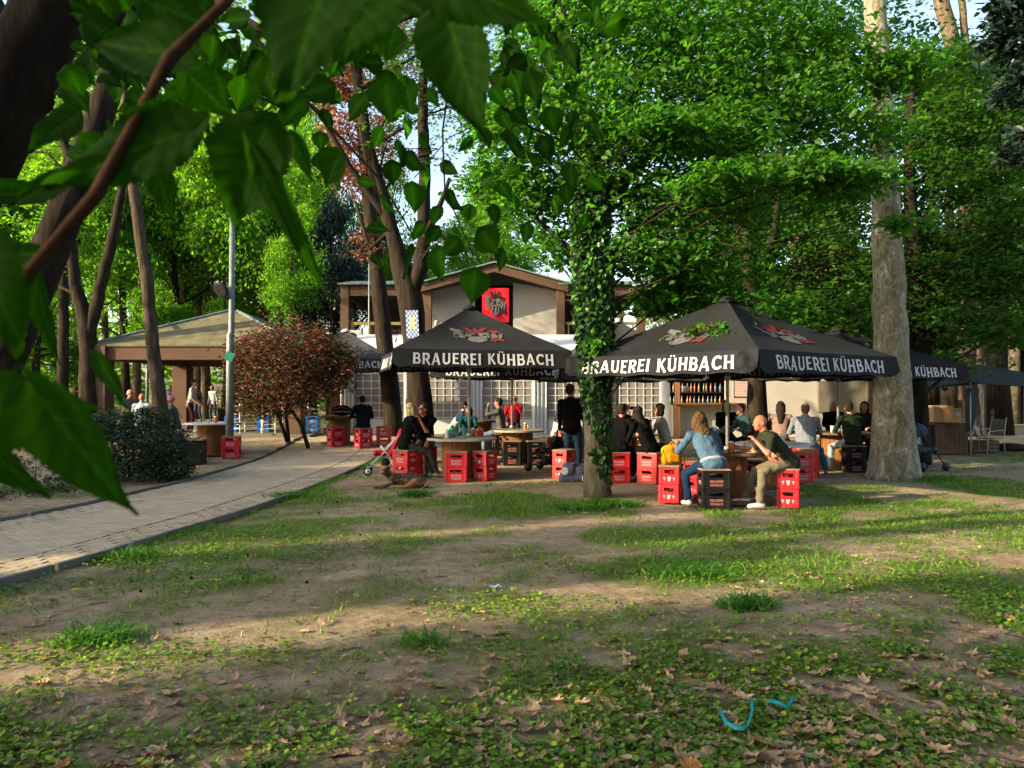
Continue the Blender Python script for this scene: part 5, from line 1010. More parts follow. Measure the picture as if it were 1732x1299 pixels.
person('person in white top bending forward behind the standing man in black', 1.25, 17.6, 50, lean=42, shirt=(.45, .46, .5), sleeve='short', pants=(.18, .2, .24), hair=(.1, .07, .05))
person('man standing in black shirt and dark jeans left of the ivy tree', 1.17, 15.05, 72, seat=None, lean=4, side=-3, shirt=BK, pants=(.022, .04, .085), hair=(.02, .016, .012), near=True, yaw=25, bulk=1.12, hands=[(-.27, .12, .86), (.2, .3, .9)], skin='r', shoe=(.03, .03, .03), sc=1.03)
person('small person in white with a blue cap behind the ivy tree', X(986, 19), 19, 230, lean=10, shirt=(.6, .6, .62), pants=JL, hair=(.1, .06, .04), cap=(.05, .25, .5), stk='r', hands=[(-.1, .3, 1.15), (.1, .4, .85)])
person('man in black tee partly hidden right of the ivy tree trunk', 1.93, 13.85, 62, lean=14, shirt=BK, sleeve='short', pants=(.02, .02, .025), hair=(.02, .016, .014), near=True, skin='r', hands=[(-.12, .42, .85), (.22, .25, .8)])
person('man in dark jacket leaning in over the table behind the woman in black coat', X(1066, 17), 17, 232, lean=26, shirt=(.009, .009, .011), pants=BK, hair=(.16, .1, .06), stk='r', hands=[(-.1, .2, 1.28), (.2, .42, .82)])
person('woman with long dark hair in a black coat leaning left on red crates', 2.48, 13.75, 128, lean=26, side=-8, shirt=(.005, .005, .006), pants=(.005, .005, .006), hair=(.016, .011, .01), style='long', near=True, bulk=1.1, pitch=-10)
person('dark-haired woman in an off-white sweater facing left', 2.88, 14.3, 160, lean=14, shirt=(.4, .38, .34), pants=(.05, .05, .06), hair=(.014, .01, .01), style='bob', near=True, hands=[(-.1, .3, 1.05), (.12, .42, .82)], pitch=-8)
p16 = person('woman in faded denim jacket and jeans leaning left on the black crates', 2.84, 10.84, 98, lean=33, side=-9, hands=[W(2.42, 11.25, .86), W(2.95, 11.45, .8)], shirt=(.075, .14, .22), pants=(.012, .03, .075), shoe=(.7, .7, .7), hair=(.06, .036, .018), style='curly', near=True, hem=(.4, .42, .5), feet=[W(2.5, 10.95, 0), W(3.12, 11.3, 0)], pitch=-12, yaw=-8, bulk=1.08)
p17 = person('bald man in olive tee and khaki trousers with hand at his mouth', 3.92, 10.92, 178, lean=40, hands=[W(3.4, 10.72, .93), W(3.3, 11.3, .8)], shirt=(.032, .038, .024), sleeve='short', pants=(.17, .15, .1), shoe=(.75, .75, .76), skin='r', near=True, bulk=1.16, feet=[W(3.42, 10.68, 0), W(3.36, 11.15, 0)], yaw=-14, pitch=2)
person('woman in black top with white scarf facing the camera near the hatch', X(1227, 18), 18, 266, lean=6, shirt=BK, pants=BK, hair=(.05, .025, .015), style='bob', stk='k', vest=(.35, .33, .31))
person('person in dark teal half hidden behind the bald man', X(1268, 16.6), 16.6, 200, lean=24, shirt=(.03, .07, .08), pants=BK, hair=(.03, .02, .02), stk='k')
person('woman in dusty pink top with long black hair, back turned', 5.66, 16.2, 68, lean=6, shirt=(.26, .17, .16), pants=BK, hair=(.012, .01, .01), style='long')
person('man in pale blue-grey sweater and jeans with back turned', 5.75, 15.05, 72, lean=17, shirt=(.2, .23, .28), pants=(.05, .15, .24), shoe=(.3, .3, .32), hair=(.1, .06, .04), near=True, bulk=1.18, skin='r', feet=[(-.12, .45, 0), (.38, .26, 0)], pitch=-16)
person('white-haired person in black behind the thin parasol pole', 7.55, 18.1, 258, lean=8, shirt=BK, pants=BK, hair=(.5, .5, .5), style='bob')
person('man in dark green jacket and light jeans, back turned, left of the plane tree', 6.93, 15.62, 98, lean=13, shirt=(.018, .028, .018), pants=(.28, .36, .4), shoe=(.4, .1, .08), hair=(.025, .018, .014), near=True, bulk=1.16, yaw=34, skin='r', feet=[(-.34, .3, 0), (.36, .28, 0)])
person('dark-clothed person beside the man in dark green jacket', X(1464, 17.6), 17.6, 235, lean=14, shirt=(.02, .02, .022), pants=BK, hair=(.02, .015, .012), style='bob', stk='k')
person('person in light blue mostly hidden behind the plane tree', X(1540, 17), 17, 170, lean=10, shirt=(.2, .42, .6), pants=(.2, .3, .4), hair=(.1, .07, .04), style='bob', stk='k')
person('bald man in grey polo shirt above the dark bush, facing left', X(298, 19.8), 19.8, 200, lean=12, shirt=(.1, .115, .13), sleeve='short', pants=(.03, .03, .04), skin='r', stk='r', hands=[(-.2, .4, .8), (.1, .44, .8)], pitch=-18, seat=.6, bulk=1.08)
person('person with dark red hair, back turned above the dark bush', X(262, 19), 19, 95, lean=14, shirt=(.02, .02, .02), pants=BK, hair=(.1, .008, .012), style='curly', stk='r', seat=.56)
person('bald man in white tee seen from behind above the dark bush', X(238, 20.5), 20.5, 100, lean=12, shirt=(.55, .62, .68), sleeve='short', pants=JN, skin='r', stk='r', seat=.6)
person('older man with glasses and brown-grey shirt beside the pavilion pillar', X(216, 21), 21, 330, lean=10, shirt=(.16, .14, .12), pants=BK, hair=(.2, .16, .13), style='thin', skin='r', glasses=True, stk='r', seat=.68)
person('waiter standing in a pale tee under the pavilion', X(321, 25), 25, 10, seat=None, lean=12, z=.33, shirt=(.55, .55, .55), sleeve='short', pants=(.06, .012, .02), hair=(.02, .015, .012), skin='t', hands=[(-.2, .3, .95), (.24, .3, .95)])
for px, c_, st, lb in ((156, (.6, .62, .64), 'bob', 'distant person in white left of the pavilion pillar'), (172, (.02, .3, .33), 'short', 'distant person in turquoise left of the pavilion pillar'), (292, (.1, .14, .3), 'short', 'distant person in navy seen through the pavilion'), (336, (.02, .02, .025), 'short', 'distant person in black seen through the pavilion'), (362, (.62, .62, .62), 'short', 'distant person in white right of the pavilion middle')):
    person(lb, X(px, 37), 37, 250, seat=None, shirt=c_, pants=(.05, .06, .1), hair=(.12, .08, .05), style=st, skin='r')

# dog
o = thing('dog', 'brown mongrel dog lying on the dirt in front of the blonde woman', 'dog', (-1.92, 13.05, 0)); V = Vector; m = MB()
m.capsule((-.08, 0, .15), (.2, .06, .14), .105, .11); m.capsule((.2, .06, .13), (.36, .02, .11), .12, .105); m.capsule((-.1, -.01, .17), (-.2, -.06, .26), .075, .06); m.ell((-.22, -.08, .3), (.082, .088, .08)); m.capsule((-.225, -.12, .285), (-.24, -.2, .26), .05, .034)
for q in (-1, 1): m.capsule((-.21+q*.055, -.06, .355), (-.21+q*.1, -.07, .41), .028, .011); m.capsule((-.12, q*.06-.02, .09), (-.22, q*.07-.08, .035), .04, .028); m.capsule((-.22, q*.07-.08, .033), (-.38, q*.06-.12, .025), .026, .024)
m.capsule((.3, -.06, .1), (.16, -.14, .045), .065, .035); m.capsule((.16, -.14, .035), (.04, -.16, .025), .026, .024); m.capsule((.44, .02, .08), (.5, -.12, .03), .03, .018); m.capsule((.5, -.12, .03), (.42, -.24, .02), .018, .01)
md, nt, bs = nodes_of('dog_fur'); n = noise(nt, 7, 3, .6); n2 = noise(nt, 60, 4, .7); nt.links.new(mul(nt, ramp(nt, n.outputs[0], [(.42, (.03, .018, .012)), (.52, (.17, .075, .03)), (.62, (.26, .13, .055))]), ramp(nt, n2.outputs[0], [(.3, (.5, .5, .5)), (.7, (1.2, 1.2, 1.2))])), bs.inputs['Base Color']); bs.inputs['Roughness'].default_value = .9; bump(nt, n2.outputs[0], .9, .01, bs)
blob(m, 'body', md, o, .008, .02, _ch, smooth=1); MB().ell((-.242, -.236, .266), (.02, .012, .012), 8, 6).build('nose', M_dark, o, True)
for q in (-1, 1): MB().ell((-.224+q*.036, -.158, .325), (.01, .01, .01), 8, 6).build('eye', M_dark, o, True)
MB().tube([(-.17+.06*math.cos(a), -.05+.07*math.sin(a), .235) for a in np.arange(0, 6.5, .4)], .009, 6).build('collar', M_dmet, o)
# apply the modifiers of every soft body in one pass
dg = bpy.context.evaluated_depsgraph_get(); dg.update()
for ob, fl in PEND:
    me = bpy.data.meshes.new_from_object(ob.evaluated_get(dg)); old = ob.data; ob.modifiers.clear(); ob.data = me
    if not me.materials: me.materials.append(old.materials[0])
    if fl is not None:
        n = len(me.vertices); c = np.empty(n*3, np.float32); me.vertices.foreach_get('co', c); c = c.reshape(-1, 3); c[:, 2] = np.maximum(c[:, 2], fl); me.vertices.foreach_set('co', c.ravel())
    me.polygons.foreach_set('use_smooth', [True]*len(me.polygons)); me.update()
# ------------------------------------------------------------------ small things on and around the tables
def lantern():
    o = thing('lantern', 'bright green garden lantern standing on the pale round table', 'lantern', (X(765, 14.3), 14.3, .765)); m_ = mat('lantern_green', (.02, .3, .08), .4, .1, 5, .05, .002)
    mb = MB().lathe([(.07, 0), (.075, .015), (.06, .02)], n=18); mb.lathe([(.07, .15), (.072, .165), (.045, .2), (.03, .215), (.02, .24)], n=18)
    for k in range(8): a = k*math.pi/4; mb.tube([(.062*math.cos(a), .062*math.sin(a), .015), (.066*math.cos(a), .066*math.sin(a), .155)], .006, 6)
    mb.build('frame', m_, o, True); MB().lathe([(.05, .02), (.055, .08), (.05, .15)], n=16).build('glass', M_gl, o, True); MB().tube([(-.03, 0, .23), (-.03, 0, .26), (.03, 0, .26), (.03, 0, .23)], .004, 6).build('handle', m_, o)
lantern()
M_beer = mat('beer_amber', (.35, .14, .03), .15, .15, 6, 0, spec=.6); M_glass = mat('glass_pale', (.42, .44, .43), .12, .1, 6, 0, spec=.7); M_foam = mat('foam', (.75, .72, .65), .8, .1, 30, 0)
def mug(x, y, z, label, full=True):
    o = thing('beer_mug', label, 'glass', (x, y, z), random.uniform(0, 6), 'glass mugs on the tables'); MB().lathe([(.036, 0), (.04, .01), (.042, .13), (.043, .145)], n=14).build('glass', M_beer if full else M_glass, o, True)
    if full: MB().lathe([(.04, .146), (.038, .158), (.02, .165)], n=14).build('foam', M_foam, o, True)
    MB().tube([(.04, 0, .03), (.07, 0, .04), (.075, 0, .09), (.042, 0, .115)], .007, 6).build('handle', M_glass, o, True)
for a in ((3.22, 11.3, .73, 'amber beer mug on the small table by the bald man', True), (3.42, 11.4, .73, 'nearly empty glass mug by the bald man', False), (-1.2, 14.2, .765, 'clear glass mug on the lantern table', False), (-.75, 14.8, .765, 'beer mug behind the pole of the lantern table', True),
          (4.3, 13.1, .74, 'beer mug on the white table', True), (4.75, 13.5, .74, 'second beer mug toward the right of the white table', False), (6.75, 16.2, .77, 'clear mug left of the pole near the green jacket', False), (7.2, 16.15, .77, 'clear mug right of the pole near the green jacket', False), (.3, 17.3, .77, 'dark beer mug on the middle pole table', True), (-7.4, 19.2, .86, 'beer mug on the white table by the lamp post', True)): mug(*a)
def plate(x, y, z, label, food):
    o = thing('plate', label, 'plate', (x, y, z), 0, 'plates of food on the tables'); MB().lathe([(.06, 0), (.11, .012), (.112, .016), (.07, .008)], n=22).build('dish', M_tabw, o, True); mb = MB(); r_ = random.Random(int(x*100))
    for k in range(9): mb.box((r_.uniform(-.06, .06), r_.uniform(-.06, .06), .02+r_.random()*.03), (.05, .018, .018), rz=r_.uniform(0, 3), bev=.003)
    mb.build('food', food, o)
M_food = mat('food_tan', (.5, .28, .1), .7, .3, 20, .2, .004)
plate(3.5, 11.2, .73, 'white plate on the small table by the bald man', M_food); plate(4.6, 13.0, .74, 'plate with food in front of the white table', M_food); plate(4.2, 13.5, .74, 'plate on the far left of the white table', M_food)
def bits(name, label, cat, x, y, z, dims, m_, rz=0, m2=None):
    o = thing(name, label, cat, (x, y, z), rz); MB().box((0, 0, dims[2]/2), dims, bev=min(dims)*.2).build('body', m_, o); MB().box((0, 0, dims[2]+.001), (dims[0]*.8, dims[1]*.75, .003)).build('face', m2 or M_dmet, o); return o
bits('smartphone', 'dark phone lying on the left of the lantern table', 'phone', -1.35, 14.25, .765, (.075, .15, .009), M_dmet, .6); bits('snack_box', 'red and yellow snack box on the right of the lantern table', 'box', -.62, 14.95, .765, (.14, .08, .12), M_red, .2, M_foam)
bits('smartphone', 'phone beside the plate on the small table', 'phone', 3.2, 11.75, .73, (.075, .15, .009), M_dmet, .3)
bits('napkin_holder', 'small dark napkin holder on the table in front of the marquee', 'holder', -.6, 20.3, .92, (.1, .08, .12), M_dmet, .2, M_foam); bits('cigarette_pack', 'small white pack on the dark plank of the near table', 'pack', 3.1, 11.25, .73, (.055, .09, .02), M_tabw, .8, M_inkr)
# bags
M_yel = mat('backpack_yellow', (.45, .17, .003), .7, .12, 8, .4, .012); o = thing('backpack', 'yellow backpack sitting on the nearest red crate seat', 'backpack', (2.36, 11.38, .548), R(8)); m = MB()
m.ell((0, 0, .13), (.15, .1, .14), 16, 12); m.capsule((-.08, 0, .2), (.08, 0, .22), .08, .08); m.capsule((-.1, 0, .05), (.1, 0, .05), .06, .06); b_ = blob(m, 'bag', M_yel, o, .01, .03)
m = MB(); m.box((0, -.1, .1), (.17, .05, .12), bev=.02); m.build('pocket', M_yel, o); MB().tube([(-.13, -.04, .24), (-.19, -.08, .1), (-.17, -.1, -.06), (-.13, -.09, -.12)], .011, 8, flat=.4).build('strap', M_yel, o); MB().tube([(.13, .02, .24), (.2, -.02, .12), (.17, -.06, .02)], .012, 8, flat=.4).build('strap', M_yel, o)
MB().tube([(-.04, 0, .28), (0, 0, .33), (.05, 0, .28)], .008, 6).build('handle', M_yel, o)
M_slate = mat('bag_slate', (.07, .07, .12), .75, .2, 7, .45, .015, fine=20); o = thing('sports_bag', 'slate blue bag with round white badge on the ground left of the ivy tree', 'bag', (X(970, 14), 13.95, 0), R(-6)); m = MB()
m.ell((-.08, 0, .2), (.15, .12, .15), 16, 12); m.capsule((-.18, 0, .08), (.22, 0, .08), .1, .1); m.ell((.14, 0, .2), (.14, .11, .1), 14, 10); blob(m, 'bag', M_slate, o, .01, .04)
MB().tube([(-.16, -.145, .2), (-.16, -.13, .2)], .068, 24).build('badge', M_ink, o); MB().tube([(-.16, -.15, .2), (-.16, -.145, .2)], .04, 24).build('badge_centre', mat('badge_green', (.35, .45, .4), .7, .2, 20, 0), o); mb = MB(); put_word(mb, 'LB', .085, lambda u, v, d: Vector((.2+u, -.118-d, .03+v))); mb.build('lettering', mat('ink_pink', (.75, .6, .64), .7, .1, 20, 0), o); MB().tube([(-.05, -.05, .3), (.05, -.08, .36), (.18, -.05, .28)], .014, 8).build('strap', M_slate, o)
o = thing('backpack', 'black backpack with red trim lying on the table near the red-leaved shrub', 'backpack', (-4.72, 21.3, 1.0), R(10)); m = MB(); m.ell((0, 0, .12), (.3, .17, .15), 14, 10); m.capsule((.1, 0, .06), (.3, -.05, .06), .08, .05); blob(m, 'bag', cloth((.02, .02, .02)), o, .014, .04); MB().tube([(-.2, -.15, .16), (0, -.19, .22), (.22, -.15, .14)], .012, 6).build('trim', M_red, o); MB().tube([(-.25, -.14, .08), (0, -.18, .1), (.26, -.14, .07)], .01, 6).build('piping', M_ink, o)
# strollers
def stroller(label, x, y, rz, fab, tyre=M_dmet, rim=M_tabw, s_=1.0, hood=True):
    z = gz(x, y); o = thing('stroller', label, 'stroller', (x, y, z), rz); mt = M_alu if rim is M_tabw else M_dmet
    for sx in (-1, 1):
        MB().tube([(sx*.22, -.42, .98), (sx*.23, -.2, .7), (sx*.24, .3, .16)], .013, 8).build('side_bar', mt, o, True); MB().tube([(sx*.24, .1, .55), (sx*.25, -.28, .14)], .012, 8).build('side_bar', mt, o, True)
        for yy, r_ in ((-.3, .1), (.34, .085)):
            w_ = MB().tube([(sx*.25-.02, yy, r_), (sx*.25+.02, yy, r_)], r_, 22).build('wheel', tyre, o, True); mb = MB(); mb.tube([(sx*.25-.024, yy, r_), (sx*.25+.024, yy, r_)], r_*.68, 20); mb.build('rim', rim, w_, True); MB().tube([(sx*.25-.028, yy, r_), (sx*.25+.028, yy, r_)], r_*.2, 12).build('hub', M_dmet, w_, True)
    MB().tube([(-.22, -.42, .98), (-.2, -.5, 1.02), (.2, -.5, 1.02), (.22, -.42, .98)], .018, 8).build('handlebar', M_dmet, o, True)
    m = MB(); m.capsule((-.14, .2, .42), (.14, .2, .42), .05, .05); m.capsule((-.14, -.12, .42), (.14, -.12, .42), .06, .06); m.capsule((0, .2, .42), (0, -.12, .42), .06, .06, 12, (1, 0, 0), 2.6); m.capsule((0, -.12, .42), (0, -.3, .85), .05, .05, 12, (1, 0, 0), 3.2); blob(m, 'seat', fab, o, .014, .01)
    if hood: m = MB(); m.ell((0, -.2, .82), (.21, .26, .17), 16, 10); blob(m, 'hood', fab, o, .014, .01)
    m = MB(); m.capsule((-.12, 0, .22), (.12, 0, .22), .09, .09); blob(m, 'basket', cloth((.03, .03, .035)), o, .016, .01)
stroller('stroller with red fabric and white wheels left of the blonde woman', X(654, 15.3), 15.2, R(100), mat('fabric_red', (.4, .006, .03), .8, .15, 7, .2, .01), M_dmet, M_tabw, hood=False)
stroller('black stroller with long handlebar between middle table and standing man', X(928, 15.8), 15.8, R(60), cloth((.015, .015, .018)), M_dmet, M_dmet, hood=False)
stroller('navy stroller half hidden behind the right side of the plane tree', X(1556, 16), 15.9, R(-70), cloth((.05, .09, .14)), M_dmet, M_dmet)
dg = bpy.context.evaluated_depsgraph_get(); dg.update()
for ob, fl in PEND:
    if not ob.modifiers: continue
    me = bpy.data.meshes.new_from_object(ob.evaluated_get(dg)); ob.modifiers.clear(); ob.data = me; me.polygons.foreach_set('use_smooth', [True]*len(me.polygons))
# under the gazebo
M_card = mat('cardboard', (.4, .24, .13), .85, .15, 3, .15, .004)
for i, (x, y, z_, d_, lb) in enumerate(((X(1588, 19.5), 19.5, .87, (.5, .4, .42), 'large cardboard box on the left of the brown cabinet'), (X(1606, 19.3), 19.2, .87, (.3, .3, .36), 'small cardboard box with a white label on the cabinet'), (X(1630, 20.2), 20.2, .55, (.45, .35, .4), 'cardboard box behind the metal chairs'))):
    o = thing('cardboard_box', lb, 'box', (x, y, z_), .15*i); MB().box((0, 0, d_[2]/2), d_, bev=.008).build('box', M_card, o); MB().box((.05, -d_[1]/2-.002, d_[2]*.6), (.12, .003, .09)).build('label', M_ink, o); MB().box((0, 0, d_[2]+.001), (d_[0]*.98, .05, .003)).build('tape', M_board, o)
x, y = X(1597, 19.6), 19.6; z = gz(x, y); o = thing('cabinet', 'dark brown wooden cabinet under the gazebo', 'cabinet', (x, y, z), .05); mb = MB()
for k in range(7): mb.box((-.36+.12*k, -.3, .38), (.112, .02, .74))
mb.build('slat_front', M_woodd, o); MB().box((0, 0, .36), (.82, .56, .7)).build('carcass', M_barkd, o); MB().box((0, 0, .75), (.9, .66, .04), bev=.006).build('top', M_woodd, o)
o = thing('crate_box', 'low dark wooden box on the ground under the gazebo', 'box', (X(1655, 19.8), 19.8, gz(0, 19.8)), .1); mb = MB()
for k in range(3): mb.box((0, -.2, .06+.1*k), (.8, .02, .085)); mb.box((0, .2, .06+.1*k), (.8, .02, .085))
for sx in (-1, 1): mb.box((sx*.4, 0, .16), (.02, .38, .3))
mb.build('slats', M_woodd, o); MB().box((0, 0, .02), (.76, .36, .02)).build('bottom', M_barkd, o)
def mchair(label, x, y, rz):
    z = gz(x, y); o = thing('garden_chair', label, 'chair', (x, y, z), rz, 'metal garden chairs under the gazebo'); m_ = M_alu
    for sx in (-1, 1):
        MB().tube([(sx*.25, .25, 0), (sx*.24, .2, .42), (sx*.22, .3, .95)], .012, 8).build('leg', m_, o, True); MB().tube([(sx*.26, -.28, 0), (sx*.25, -.24, .6), (sx*.24, .22, .64)], .012, 8).build('leg', m_, o, True)
    MB().box((0, 0, .42), (.46, .46, .02), bev=.005).build('seat', M_slab, o); MB().box((0, .27, .7), (.42, .015, .42), rx=R(-10)).build('backrest', M_slab, o)
mchair('pale metal garden chair at the right side of the gazebo', X(1672, 19.2), 19.2, R(-80)); mchair('dark-backed garden chair left of the pale one', X(1648, 19.9), 19.8, R(20)); mchair('garden chair behind the low wooden box', X(1632, 20.6), 20.6, R(190))
o = thing('tarp_bundle', 'crumpled white cloth over a garden chair', 'cloth', (X(1643, 19.4), 19.4, .72)); m = MB(); m.capsule((-.16, 0, .1), (.12, 0, -.02), .07, .06); m.capsule((.1, 0, -.02), (.16, -.05, -.18), .06, .04); m.build('cloth', M_plas, o, True)
# log on the ground at the right edge
o = thing('log', 'short dark log lying on the ground at the right edge', 'log', (X(1708, 20), 20, gz(0, 20)), .1); MB().tube([(-.3, 0, .1), (0, .01, .1), (.35, -.02, .09)], [.1, .11, .09], 12, jit=.15).build('wood', M_barkd, o); MB().tube([(.35, -.02, .09), (.358, -.02, .09)], .08, 12).build('cut_face', M_wood, o)

# ------------------------------------------------------------------ near linden tree: trunk, drooping branch, big leaves
NX, NY = -2.35, 2.55
o = NT = thing('linden_tree', 'near dark tree leaning at the top left with big toothed leaves hanging down', 'tree', (NX, NY, 0)); q = lambda px, py, d: Vector((X(px, d)-NX, d-NY, Z(py, d)))
mb = MB(); mb.tube([(0, 0, -.1), (.12, -.02, .7), (.3, -.04, 1.3), q(-190, 480, 2.5), q(-55, 290, 2.5), q(10, 160, 2.5), q(88, 0, 2.5), q(150, -150, 2.5), (1.6, 0, 4.6)], [.19, .16, .15, .14, .125, .115, .11, .1, .07], 18, jit=.07)
mb.tube([q(50, 170, 2.5), q(-60, -60, 2.7)], [.07, .05], 10); mb.tube([q(120, 30, 2.5), q(200, 30, 2.7), q(330, -60, 3)], [.04, .03, .02], 8, jit=.1)
mb.tube([q(730, 10, 2.2), q(690, 25, 2.2), q(640, 45, 2.25), q(590, 60, 2.3), q(480, 70, 2.4), q(300, -40, 2.6)], [.006, .008, .009, .009, .011, .014], 8, jit=.1)
mb.tube([q(790, -20, 2.4), q(805, 40, 2.4), q(820, 110, 2.4), q(850, 180, 2.45), q(900, 215, 2.5), q(960, 240, 2.55), q(1010, 300, 2.6)], [.008, .007, .006, .005, .004, .003, .002], 7)
mb.tube([q(430, 60, 2.3), q(500, 150, 2.3), q(560, 215, 2.3), q(640, 300, 2.3), q(700, 400, 2.3)], [.007, .006, .005, .0035, .002], 7); mb.tube([q(760, 130, 2.6), q(748, 220, 2.6), q(752, 320, 2.6), q(800, 430, 2.6)], [.004, .0035, .003, .0015], 6)
mb.tube([q(700, 300, 2.6), q(760, 230, 2.6), q(850, 190, 2.6)], .002, 5); mb.tube([q(600, 280, 2.6), q(660, 250, 2.6), q(740, 250, 2.6)], .002, 5)
mb.build('trunk', M_barkd, o, True)
o = NT; MB().tube([q(420, -60, .62), q(385, -5, .6), q(330, 50, .58), q(285, 95, .57), q(250, 160, .56), q(210, 235, .55), q(160, 330, .54), q(95, 405, .53), q(40, 470, .52), q(-60, 570, .5)], [.0038, .004, .0042, .0055, .0042, .0045, .0052, .0044, .0045, .005], 12).build('branch', M_twig, o, True)
L_big = leafmat('leaf_big_near', (.007, .026, .002), .5, (.02, .09, .001), .7, .03)
PRF = [0, .30, .62, .84, .96, 1.0, .99, .95, .89, .81, .71, .6, .48, .35, .2, .09, 0]
def bigleaf(b, t, wd, d, nb_=None, tint=1.0, roll=0.0, fold=.25, dt=0.0, n=48, mlt=12):
    B = q(b[0], b[1], d); Tt = q(t[0], t[1], d+dt); ax = Tt-B; L = ax.length; ax.normalize(); view = Vector((0, 1, 0)); sd = ax.cross(view).normalized(); sd = (Matrix.Rotation(roll, 3, ax) @ sd); nn = ax.cross(sd); w_ = wd/FPX*d/2
    vs = []; tt = []; ph = (b[0]*.37+t[1]*.11) % 6.28
    for i in range(n+1):
        u = i/n; pw = float(np.interp(u*16, range(17), PRF))*w_*(1+.05*math.sin(u*9+ph))
        for j in range(-mlt, mlt+1):
            v = j/mlt; a = abs(v); ser = 1+(.05*(1 if i % 2 else -1)*(1 if i % 4 else 1.7) if a == 1 else 0); back = -.12*L*a*a*(1-u)*(1 if u < .4 else .6); vp = (u*8-a*1.9) % 1; vd = min(vp, 1-vp)
            z_ = fold*w_*a**1.4 + .022*L*(vd-.25)*a*4*(1-a*.4)*.6 - .16*L*u*u + .05*L*math.sin(u*5+v*3+ph)*a + .03*L*math.sin(u*11+ph*2)*a*a
            vs.append(B+ax*(L*u+back)+sd*v*pw*ser+nn*z_); tt.append(tint*(1+.75*max(0, 1-vd*9)*(1-a*.6)*(u > .03)+.9*max(0, 1-a*mlt*.8)+.14*math.sin(u*17+v*9+ph)))
    m_ = 2*mlt+1; fs = [(i*m_+j, i*m_+j+1, (i+1)*m_+j+1, (i+1)*m_+j) for i in range(n) for j in range(m_-1)]
    return vs, fs, tt
def put_leaf(*a, **k):
    vs, fs, t = bigleaf(*a, **k); me = npmesh('leaf', np.array([tuple(v) for v in vs]), np.array(fs), np.array(t)); link('leaf', me, L_big, NT, None, True)
for a in [((575, -90), (455, 160), 235, .5), ((640, -60), (560, 110), 150, .62), ((330, 95), (118, 58), 95, .62), ((450, 205), (388, 388), 158, .6), ((330, 215), (60, 305), 125, .56), ((125, 298), (-5, 348), 46, .7), ((262, 285), (292, 372), 50, .95),
          ((425, 250), (558, 510), 46, .52), ((492, 225), (528, 308), 32, .8), ((575, 256), (546, 316), 66, 1.1), ((752, 5), (812, 232), 132, .72), ((700, -70), (925, 35), 130, .6), ((830, -70), (860, 55), 130, .7), ((668, 42), (650, 104), 62, 1.3),
          ((-50, 380), (22, 610), 165, .46), ((-70, 700), (172, 690), 150, .44), ((50, 645), (218, 885), 128, .42), ((-40, 740), (75, 852), 70, .5), ((165, 600), (205, 690), 36, .7), ((-30, 440), (80, 420), 60, .6), ((225, 190), (305, 270), 90, .8), ((130, 190), (40, 250), 70, .9), ((-20, 330), (100, 320), 50, .9), ((60, 470), (90, 620), 40, .8), ((310, 120), (395, 200), 80, .8), ((240, 0), (370, 40), 90, .75)]:
    put_leaf(*a, tint=random.uniform(.7, 1.15), roll=random.uniform(-.35, .35), dt=random.uniform(-.03, .04))
MID = [(640, 235, 38, 110), (655, 170, 64, 100), (675, 260, 42, 95), (700, 275, 36, 80), (715, 245, 36, 100), (760, 285, 30, 60), (785, 245, 30, 120), (820, 235, 34, 70), (820, 305, 30, 100), (855, 325, 38, 90), (880, 255, 30, 70), (905, 150, 60, 80), (965, 165, 50, 40), (920, 70, 36, 60), (945, 90, 30, 80), (1012, 222, 40, 90), (855, 205, 34, 100), (700, 335, 46, 95), (770, 340, 34, 60), (792, 362, 28, 110), (835, 365, 34, 70), (830, 410, 50, 80), (745, 447, 50, 85), (801, 485, 52, 88), (690, 445, 52, 100), (762, 420, 34, 100), (622, 308, 28, 20), (640, 385, 36, 30), (665, 292, 38, 95), (690, 215, 34, 60), (706, 392, 34, 120), (985, 382, 38, 80), (942, 352, 32, 90), (965, 300, 40, 80), (1010, 312, 30, 60), (735, 365, 34, 80), (850, 440, 36, 90), (655, 350, 40, 70), (560, 285, 60, 60), (600, 180, 44, 100), (560, 110, 40, 60), (905, 40, 50, 70), (860, 90, 40, 90), (1030, 40, 50, 120), (640, 445, 30, 90), (720, 300, 34, 100), (880, 170, 34, 80), (845, 140, 40, 95), (915, 130, 34, 80), (935, 205, 44, 40), (975, 205, 34, 70), (910, 270, 30, 60), (865, 290, 26, 110), (890, 395, 34, 100), (780, 395, 28, 70), (732, 400, 34, 95), (670, 190, 34, 30), (690, 165, 50, 90), (960, 330, 34, 70), (870, 345, 30, 95)]
VS = []; FS = []; TT = []; rnd = random.Random(12)
def accum(v, f, t): b = len(VS); VS.extend(tuple(w_) for w_ in v); FS.extend(tuple(b+i for i in g) for g in f); TT.extend(t)
def addmid(cx, cy, L, ang, d, asp=1.0):
    a = R(ang+rnd.uniform(-38, 38)); dx, dy = math.cos(a)*L/2, math.sin(a)*L/2; v, f, t = bigleaf((cx-dx, cy-dy), (cx+dx, cy+dy), L*asp*rnd.uniform(.55, 1.1), d, n=16, mlt=4, tint=rnd.uniform(.45, 1.6), fold=rnd.uniform(-.3, .5), roll=rnd.uniform(-1.25, 1.25), dt=rnd.uniform(-.04, .04)); accum(v, f, t)
